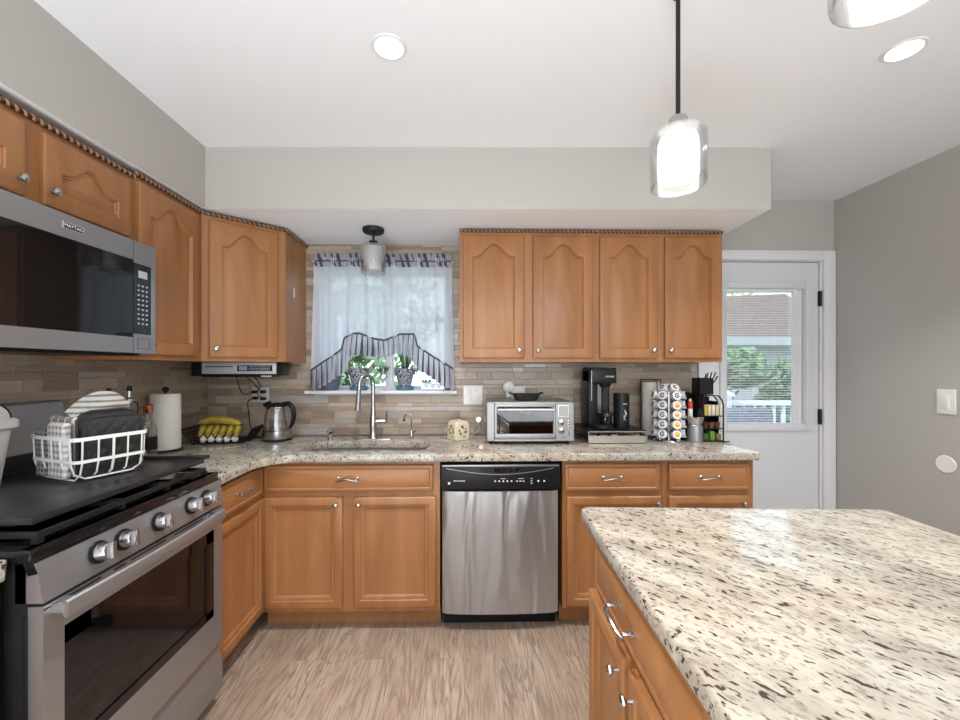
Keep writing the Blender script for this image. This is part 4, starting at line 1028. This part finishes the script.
t = thing('night_light', 'small plug with a warm glow low on the tiles', 'night light', (.095, YB-.008, 1.02))
bx('plug_body', (-.012, -.03, -.02), (.012, 0, .012), WHITE, t, .004); MB().sph((0, -.03, .004), .016, 1, .8, .9).build('bulb', emis('warm glow', (1, .62, .38), 2.5), t)
wc = cord('thin pale cord running from the wax warmer to the wall', [(0.02, 2.53, .93), (.06, 2.60, .935), (.1, 2.66, .96), (.097, 2.655, 1.0)], .0018); wc.data.materials[0] = WHITE; attach(wc, WARM); wc.name = 'power_cord'
t = plate('light_switch', 'white double switch plate left of the toaster oven', -.003, .122, 1.118, 1.245)
for x in (.038, .082): bx('rocker', (x-.015, -.011, 1.15), (x+.015, -.005, 1.213), WHITE, t, .002)
t = plate('wall_outlet', 'white outlet above the toaster oven', .285, .405, 1.15, 1.24)
t = thing('air_freshener', 'round white plug-in air freshener above the toaster oven', 'air freshener', (.295, YB-.0145, 1.235))
m = MB(); m.lathe_y([(.037, 0), (.04, .008), (.038, .022), (.025, .03), (.001, .031)], (0, 0, 0), 28); m.box((-.02, -.02, -.07), (.02, 0, -.02), .006); m.build('body', WHITE, t)
# toaster oven
t = thing('toaster_oven', 'stainless toaster oven with glass door and control knobs', 'toaster oven', (.132, 2.32, .92))
TW, TH_, TD = .50, .245, .30
TST = steel('soft grey steel', (2, 2, 120), .42, (.33, .325, .315))
m = MB(); m.box((0, .012, .018), (TW, TD, TH_), .008); m.build('body', TST, t)
for x in (.03, TW-.03):
    for y in (.03, TD-.03): MB().cyl((x, y, 0), (x, y, .02), .012, seg=12).build('foot', RUBBER, t)
m = MB(); m.box((.0, -.004, .02), (.042, .014, TH_-.006), .003); m.box((.395, -.004, .02), (TW, .014, TH_-.006), .003); m.box((.042, -.004, .02), (.395, .014, .032)); m.build('front_frame', TST, t, smooth=0)
m = MB(); m.box((.045, -.006, .034), (.392, .01, .062), .002); m.box((.045, -.006, TH_-.03), (.392, .01, TH_-.012), .002); m.box((.045, -.006, .06), (.055, .01, TH_-.028)); m.box((.382, -.006, .06), (.392, .01, TH_-.028)); dd = m.build('door', TST, t)
bx('door_glass', (.054, .0, .06), (.384, .004, TH_-.028), GLASSD, dd)
bx('interior', (.05, .0115, .05), (.39, .0118, TH_-.02), mat('oven interior', (.11, .10, .09), .45, .5), t)
m = MB()
for z in (.105, .125): m.tube([(.06, .006, z), (.375, .006, z)], .0022, 6)
m.build('rack', CHROME, t)
m = MB(); m.tube([(.06, -.035, .205), (.375, -.035, .205)], .008, 10); m.build('handle', CHROME, dd)
m = MB(); m.box((.062, -.034, .196), (.088, -.004, .208), .002); m.box((.347, -.034, .196), (.373, -.004, .208), .002); m.build('handle_bracket', BLACK, dd)
bx('display', (.412, -.006, .165), (.465, -.003, .222), mat('grey lcd glass', (.33, .34, .32), .15), t)
m = MB(); frame_rect(m, .408, .469, .161, .226, .003, -.007, -.003, 0); m.build('display_bezel', CHROME, t)
for z in (.13, .082): MB().lathe_y([(.019, 0), (.019, .004), (.0155, .006), (.015, .02), (.001, .021)], (.425, -.004, z), 20).build('knob', CHROME, t)
m = MB()
for z in (.135, .118, .1, .085, .066, .05): m.lathe_y([(.006, 0), (.006, .003), (.001, .0032)], (.468, -.004, z), 12)
m.build('button', CHROME, t)
text('Breville', .018, 'lettering', mat('faint print', (.35, .35, .34), .4), t, (.22, -.0012, .185), UP)
text('BREVILLE', .007, 'lettering', BLACK, t, (.445, -.0045, .042), UP)
t = thing('cast_iron_dish', 'small black cast iron dish on top of the toaster oven', 'dish', (.375, 2.45, .92+TH_))
m = MB(); m.loft([rl_(-.055, .055, -.04, .04, .02, 0), rl_(-.065, .065, -.048, .048, .022, .005), rl_(-.078, .078, -.056, .056, .024, .04), rl_(-.073, .073, -.051, .051, .024, .04), rl_(-.06, .06, -.044, .044, .02, .008)], True, True, True); m.build('dish', BLACKM, t)
for sx in (-1, 1): MB().tube([(sx*.075, -.025, .037), (sx*.10, -.02, .045), (sx*.10, .02, .045), (sx*.075, .025, .037)], .005, 8).build('handle', BLACKM, t)

# ------------------------------------------------------------------ coffee station
t = thing('coffee_pod_caddy', 'wire mesh drawer with steel front under the coffee maker', 'pod caddy', (.722, 2.335, .92))
WM = mat('pale bronze steel', (.5, .46, .40), .3, 1)
m = MB(); W_, D_, H_ = .345, .32, .072
bx('top', (0, .006, H_-.003), (W_, D_, H_+.003), BLACKM, t)
frame_rect(m, 0, W_, .004, H_, .005, 0, .008, 0)
for x in (.003, W_-.003):
    m.tube([(x, D_, .006), (x, D_, H_)], .003, 6); m.tube([(x, 0, .006), (x, D_, .006)], .003, 6)
m.build('frame', WM, t)
m = MB(); m.box((.006, .006, .008), (W_-.006, .010, .045)); m.build('front_panel', WM, t)
m = MB()
for k in range(6): m.tube([(.003, .05*k+.03, .006), (.003, .05*k+.03, H_)], .0016, 5)
for k in range(3): m.tube([(.003, 0, .02+.017*k), (.003, D_, .02+.017*k)], .0016, 5)
for k in range(9): m.tube([(.03+k*.035, .004, .045), (.03+k*.035, .004, H_)], .0015, 5)
m.build('mesh', BLACKM, t)
bx('bottom', (.003, .01, .002), (W_-.003, D_, .006), BLACKM, t)
for k, x in enumerate((.04, .10, .165, .225, .29)):
    o = MB().lathe([(.001, 0), (.017, .001), (.022, .04), (.025, .042), (.001, .043)], seg=16).build('coffee_pod', mat('grey pod %d' % k, [(.5, .5, .5), (.6, .3, .3), (.7, .7, .68), (.15, .12, .1), (.6, .58, .5)][k], .5))
    o.location = (.722+x, 2.375, .927); tag(o, ['grey pod at the left end inside the mesh drawer', 'reddish pod, second from left inside the mesh drawer', 'white pod in the middle of the mesh drawer', 'dark pod, second from right inside the mesh drawer', 'cream pod at the right end inside the mesh drawer'][k], 'coffee pod', 'pods inside the mesh drawer')
ZD = .92 + .0755
t = thing('coffee_maker', 'slim black single-serve coffee maker on the pod drawer', 'coffee maker', (.762, 2.40, ZD))
bx('column', (0, .055, 0), (.055, .22, .358), BLACK, t, .008)
m = MB(); m.box((0, .0, .272), (.152, .20, .358), .012); m.build('brew_head', BLACK, t)
bx('head_lid', (.003, .0, .356), (.149, .19, .366), BLACKM, t, .004)
m = MB(); m.box((.05, .06, .0), (.13, .2, .275), .012); m.build('water_tank', BLKGLASS, t)
m = MB(); m.lathe([(.001, 0), (.075, 0), (.08, .006), (.08, .022), (.074, .026), (.001, .026)], (.072, .05, 0), sx=.78); m.build('drip_tray', BLACKM, t)
m = MB(); m.lathe([(.001, .026), (.035, .026), (.036, .03), (.036, .075), (.055, .078), (.055, .095), (.001, .098)], (.1, .045, 0), 20); m.build('cup_stand', BLKGLASS, t)
m = MB(); m.lathe([(.001, .25), (.03, .25), (.04, .275), (.001, .276)], (.1, .06, 0)); m.build('brew_nozzle', BLACKM, t)
text('KEURIG', .014, 'lettering', MARK, t, (.108, -.0008, .313), UP, stretch=1.1)
bx('side_strip', (-.002, .003, .17), (.002, .008, .35), CHROME, t)
t = thing('black_canister', 'tall black canister with white print beside the coffee maker', 'canister', (.955, 2.44, ZD))
MB().lathe([(.001, 0), (.046, 0), (.047, .004), (.047, .205), (.044, .212), (.001, .213)], seg=28).build('body', BLACK, t)
m = MB()
for (a, b, c, d) in ((-.007, .014, .148, .151), (-.003, .0, .06, .085), (.006, .008, .07, .11), (-.003, .01, .055, .057), (.002, .004, .1, .115), (.010, .013, .085, .1)): m.box((a, -.0482, c), (b, -.0462, d))
m.build('print_marks', MARK, t)
# towel dispenser (framed)
t = thing('paper_roll_stand', 'cream paper roll in a thin black frame by the pod carousel', 'paper roll', (1.21, 2.60, .92))
MB().lathe([(.001, .012), (.055, .012), (.056, .014), (.056, .345), (.055, .348), (.001, .348)], seg=32).build('paper_roll', mat('cream paper', (.72, .68, .6), .85), t)
m = MB()
for x in (-.064, .062): m.box((x-.003, -.003, .006), (x+.003, .003, .368))
m.box((-.064, -.004, .362), (.062, .004, .368)); m.box((.01, -.062, .05), (.014, -.058, .362)); m.box((.01, -.062, .358), (.014, 0, .362)); m.build('frame', BLACKM, t, smooth=0)
MB().lathe([(.001, 0), (.068, 0), (.068, .01), (.001, .012)]).build('base', BLACKM, t)

# pod carousel
CX, CY = 1.235, 2.42
t = thing('pod_carousel', 'round chrome wire carousel loaded with coffee pods', 'pod carousel', (CX, CY, .92))
MB().lathe([(.001, 0), (.082, 0), (.085, .005), (.08, .012), (.001, .014)], seg=36).build('base', CHROME, t)
MB().cyl((0, 0, .01), (0, 0, .345), .008, seg=12).build('post', CHROME, t)
TIERS = [.052, .109, .166, .223, .28]; NP = 7
m = MB()
for z in TIERS:
    for rr0, dz in ((.050, -.024), (.050, .024)): m.tube([(rr0*math.cos(2*PI*k/28), rr0*math.sin(2*PI*k/28), z+dz) for k in range(29)], .0016, 5)
for k in range(NP):
    a = 2*PI*(k+.5)/NP - PI/2; m.tube([(.062*math.cos(a), .062*math.sin(a), .012), (.062*math.cos(a), .062*math.sin(a), .30), (.0, 0, .345)], .0018, 5)
m.build('wire_rings', CHROME, t)
CUP = mat('white pod cup', (.62, .62, .65), .4); LIDW = mat('white foil lid', (.75, .74, .73), .35); LIDY = mat('yellow orange lid print', (.75, .52, .12), .4); LIDD = mat('dark navy lid print', (.04, .04, .07), .4); LIDR = mat('reddish lid print', (.5, .16, .12), .4)
def make_pod(kind):
    m = MB(); m.lathe_y([(.001, -.045), (.017, -.044), (.019, -.04), (.0235, -.002), (.026, -.001), (.026, .001), (.024, .002)], (0, 0, 0), 20)
    p = m.build('coffee_pod', CUP)
    m = MB(); m.lathe_y([(.001, .0018), (.0245, .0018), (.0245, .0024), (.001, .0025)], (0, 0, 0), 20); m.build('foil_lid', LIDW, p)
    m = MB()
    if kind == 'yellow':
        m.lathe_y([(.001, .0024), (.017, .0024), (.017, .003), (.001, .0031)], (0, 0, 0), 20); m.mi = 1; m.box((-.01, -.0035, -.008), (.01, -.0028, -.001)); m.build('lid_print', [LIDY, LIDR], p)
    else:
        P = [(.0115*math.cos(a), -.0028, .0115*math.sin(a)) for a in [2*PI*k/20*.86+.6 for k in range(21)]]; m.tube(P, .0032, 6); m.box((-.004, -.0035, -.003), (.006, -.0026, .002)); m.build('lid_print', LIDD, p)
    return p
protoD, protoY = make_pod('dark'), make_pod('yellow'); usedp = {'d': False, 'y': False}
TN = ['bottom tier', 'second tier from the bottom', 'third tier from the bottom', 'fourth tier from the bottom', 'fifth tier from the bottom']
def putpod(kind, a, z, rad, tilt, label):
    p0 = protoD if kind == 'd' else protoY
    if usedp[kind]: p = copy_tree(p0)
    else: p = p0; usedp[kind] = True
    p.location = (CX + rad*math.cos(a), CY + rad*math.sin(a), .92+z); p.rotation_mode = 'XYZ'
    p.rotation_euler = (tilt, 0, a + PI/2)
    tag(p, label, 'coffee pod', 'coffee pods on the carousel')
for i, z in enumerate(TIERS):
    for k in range(NP):
        a = -PI/2 + .05 + 2*PI*k/NP
        kind = 'y' if (k == 0 and i < 4) else 'd'
        pos = {0: 'front centre', 1: 'right-hand side', 2: 'far right side', NP-1: 'left-hand side', NP-2: 'far left side'}.get(k, 'back')
        lb = ('yellow-lidded' if kind == 'y' else 'white dark-ringed') + ' pod on the ' + TN[i] + ' of the carousel, ' + pos
        putpod(kind, a, z, .088, R(-12), lb)
for k, (a, nm) in enumerate(((-PI/2+.25, 'front'), (-PI/2+1.6, 'right'), (-PI/2+2.9, 'back'), (-PI/2-1.2, 'left'))):
    putpod('d', a, .326, .05, R(-42), 'tilted dark-ringed pod crowning the carousel, at its ' + nm)

# frother, organizer etc.
t = thing('steel_canister', 'small brushed steel canister with a slanted collar right of the carousel', 'canister', (1.385, 2.40, .92))
MB().lathe([(.001, 0), (.042, 0), (.043, .004), (.041, .095), (.001, .097)], seg=28).build('body', STEEL, t)
m = MB(); m.lathe([(.040, .097), (.038, .102), (.046, .13), (.048, .15), (.001, .152)], seg=28); m.tube([(-.04, -.01, .14), (-.058, -.014, .15)], [.015, .004], 8); m.build('spout_collar', CHROME, t)
t = thing('coffee_organizer', 'black condiment organizer with packets and creamers at the counter end', 'organizer', (1.425, 2.385, .92))
m = MB(); w_, d_ = .125, .15
m.box((0, 0, 0), (w_, d_, .006)); m.box((0, .0, 0), (.006, d_, .28)); m.box((0, d_-.006, 0), (w_, d_, .26))
for z in (.075, .15): m.box((.006, 0, z), (w_-.004, d_, z+.005))
pr_ = [(w_-.004, 0), (w_+.002, 0), (w_+.002, .22), (w_-.006, .25), (w_-.03, .277), (.0, .28), (0, .274), (w_-.033, .271), (w_-.011, .246), (w_-.004, .218)]
m.prism(pr_, 0, .006, 'y'); m.prism(pr_, d_-.006, d_, 'y'); m.prism(pr_, .05, .056, 'y'); m.box((w_-.004, .056, 0), (w_, d_, .235)); m.build('frame', BLACK, t)
m = MB(); m.box((-.012, .02, .281), (.075, .10, .283)); m.box((-.012, .02, .281), (-.008, .10, .38)); m.box((.071, .02, .281), (.075, .10, .38)); m.box((-.012, .02, .281), (.075, .024, .38)); m.box((-.012, .096, .281), (.075, .10, .38)); m.build('stirrer_cup', BLACK, t, smooth=0)
rr = random.Random(5)
for k in range(7):
    o = tag(MB().tube([(1.45+k*.006, 2.43+.004*k, 1.206), (1.47+k*.012, 2.43, 1.325+rr.uniform(-.015, .01))], .004, 6).build('coffee_stirrer', WHITE if k in (2, 4) else BLACK), ['black stirrer straw farthest left in the cup', 'second black stirrer straw from the left', 'leftmost white stirrer straw in the black cup', 'black stirrer straw between the two white ones', 'rightmost white stirrer straw in the black cup', 'second stirrer straw from the right, black', 'black stirrer straw leaning farthest right'][k], 'straw', 'stirrers in the black cup')
for k in range(5):
    o = MB().box((-.009, 0, 0), (.009, .045, .062), .003).build('sugar_packet', mat('packet %d' % k, [(.45, .33, .05), (.55, .50, .36), (.58, .53, .4), (.52, .45, .32), (.56, .52, .42)][k], .6))
    o.location = (1.445+k*.023, 2.388, .92+.156); tag(o, ['mustard yellow packet at the left of the top compartment', 'cream packet, second from left in the top compartment', 'middle cream packet in the top compartment', 'tan cream packet, second from right in the top compartment', 'pale cream packet at the right of the top compartment'][k], 'packet', 'packets in the organizer')
for k in range(3):
    o = MB().lathe([(.001, 0), (.012, 0), (.018, .03), (.02, .032), (.001, .034)], seg=14).build('creamer_cup', mat('creamer %d' % k, [(.12, .03, .02), (.22, .09, .06), (.14, .05, .03)][k], .4))
    o.location = (1.455+k*.034, 2.41, .92+.081); tag(o, ['dark red creamer cup at the left of the middle compartment', 'light brown creamer cup in the middle compartment', 'brown creamer cup at the right of the middle compartment'][k], 'creamer', 'creamers in the organizer')
    o = MB().box((-.014, 0, 0), (.014, .05, .04 if k != 1 else .055), .005).build('tea_packet', mat('tea green %d' % k, [(.03, .09, .015), (.10, .20, .03), (.13, .12, .03)][k], .5))
    o.location = (1.45+k*.037, 2.39, .9265); tag(o, ['dark green tea packet at the left of the bottom compartment', 'tallest bright green tea packet in the bottom compartment', 'olive tea packet at the right of the bottom compartment'][k], 'tea packet', 'tea packets in the organizer')
t = thing('black_box_container', 'narrow black container standing behind the steel canister', 'container', (1.36, 2.53, .92))
bx('body', (-.03, -.03, 0), (.055, .05, .29), BLACK, t, .004)
t = thing('sauce_bottle', 'slim white bottle with a red label between carousel and organizer', 'bottle', (1.395, 2.47, .92))
MB().lathe([(.001, 0), (.014, 0), (.014, .20), (.008, .22), (.008, .25), (.001, .251)], seg=16).build('bottle', WHITE, t); MB().lathe([(.0142, .19), (.0147, .191), (.0147, .235), (.0142, .236)], seg=16).build('red_label', mat('red label', (.6, .06, .03), .5), t)
cord('black cord end lying on the counter right of the organizer', [(1.5, 2.5, .924), (1.54, 2.42, .924), (1.535, 2.36, .925), (1.55, 2.33, .93)], .004)

# ------------------------------------------------------------------ right wall plates
t = thing('light_switch', 'white single rocker switch on the grey right wall', 'switch', (XR, 2.05, 1.185), R(-90))
SW = Matrix.Identity(4)
bx('plate', (-.04, -.007, -.065), (.042, 0, .065), WHITE, t, .003); bx('rocker', (-.016, -.012, -.033), (.016, -.006, .033), WHITE, t, .002)
t = thing('wall_cover_plate', 'round white blank cover plate below the rocker switch', 'cover plate', (XR, 2.052, .86), R(-90))
MB().lathe_y([(.044, 0), (.046, .003), (.042, .006), (.038, .0055), (.001, .006)], (0, 0, 0), 32).build('disc', WHITE, t)
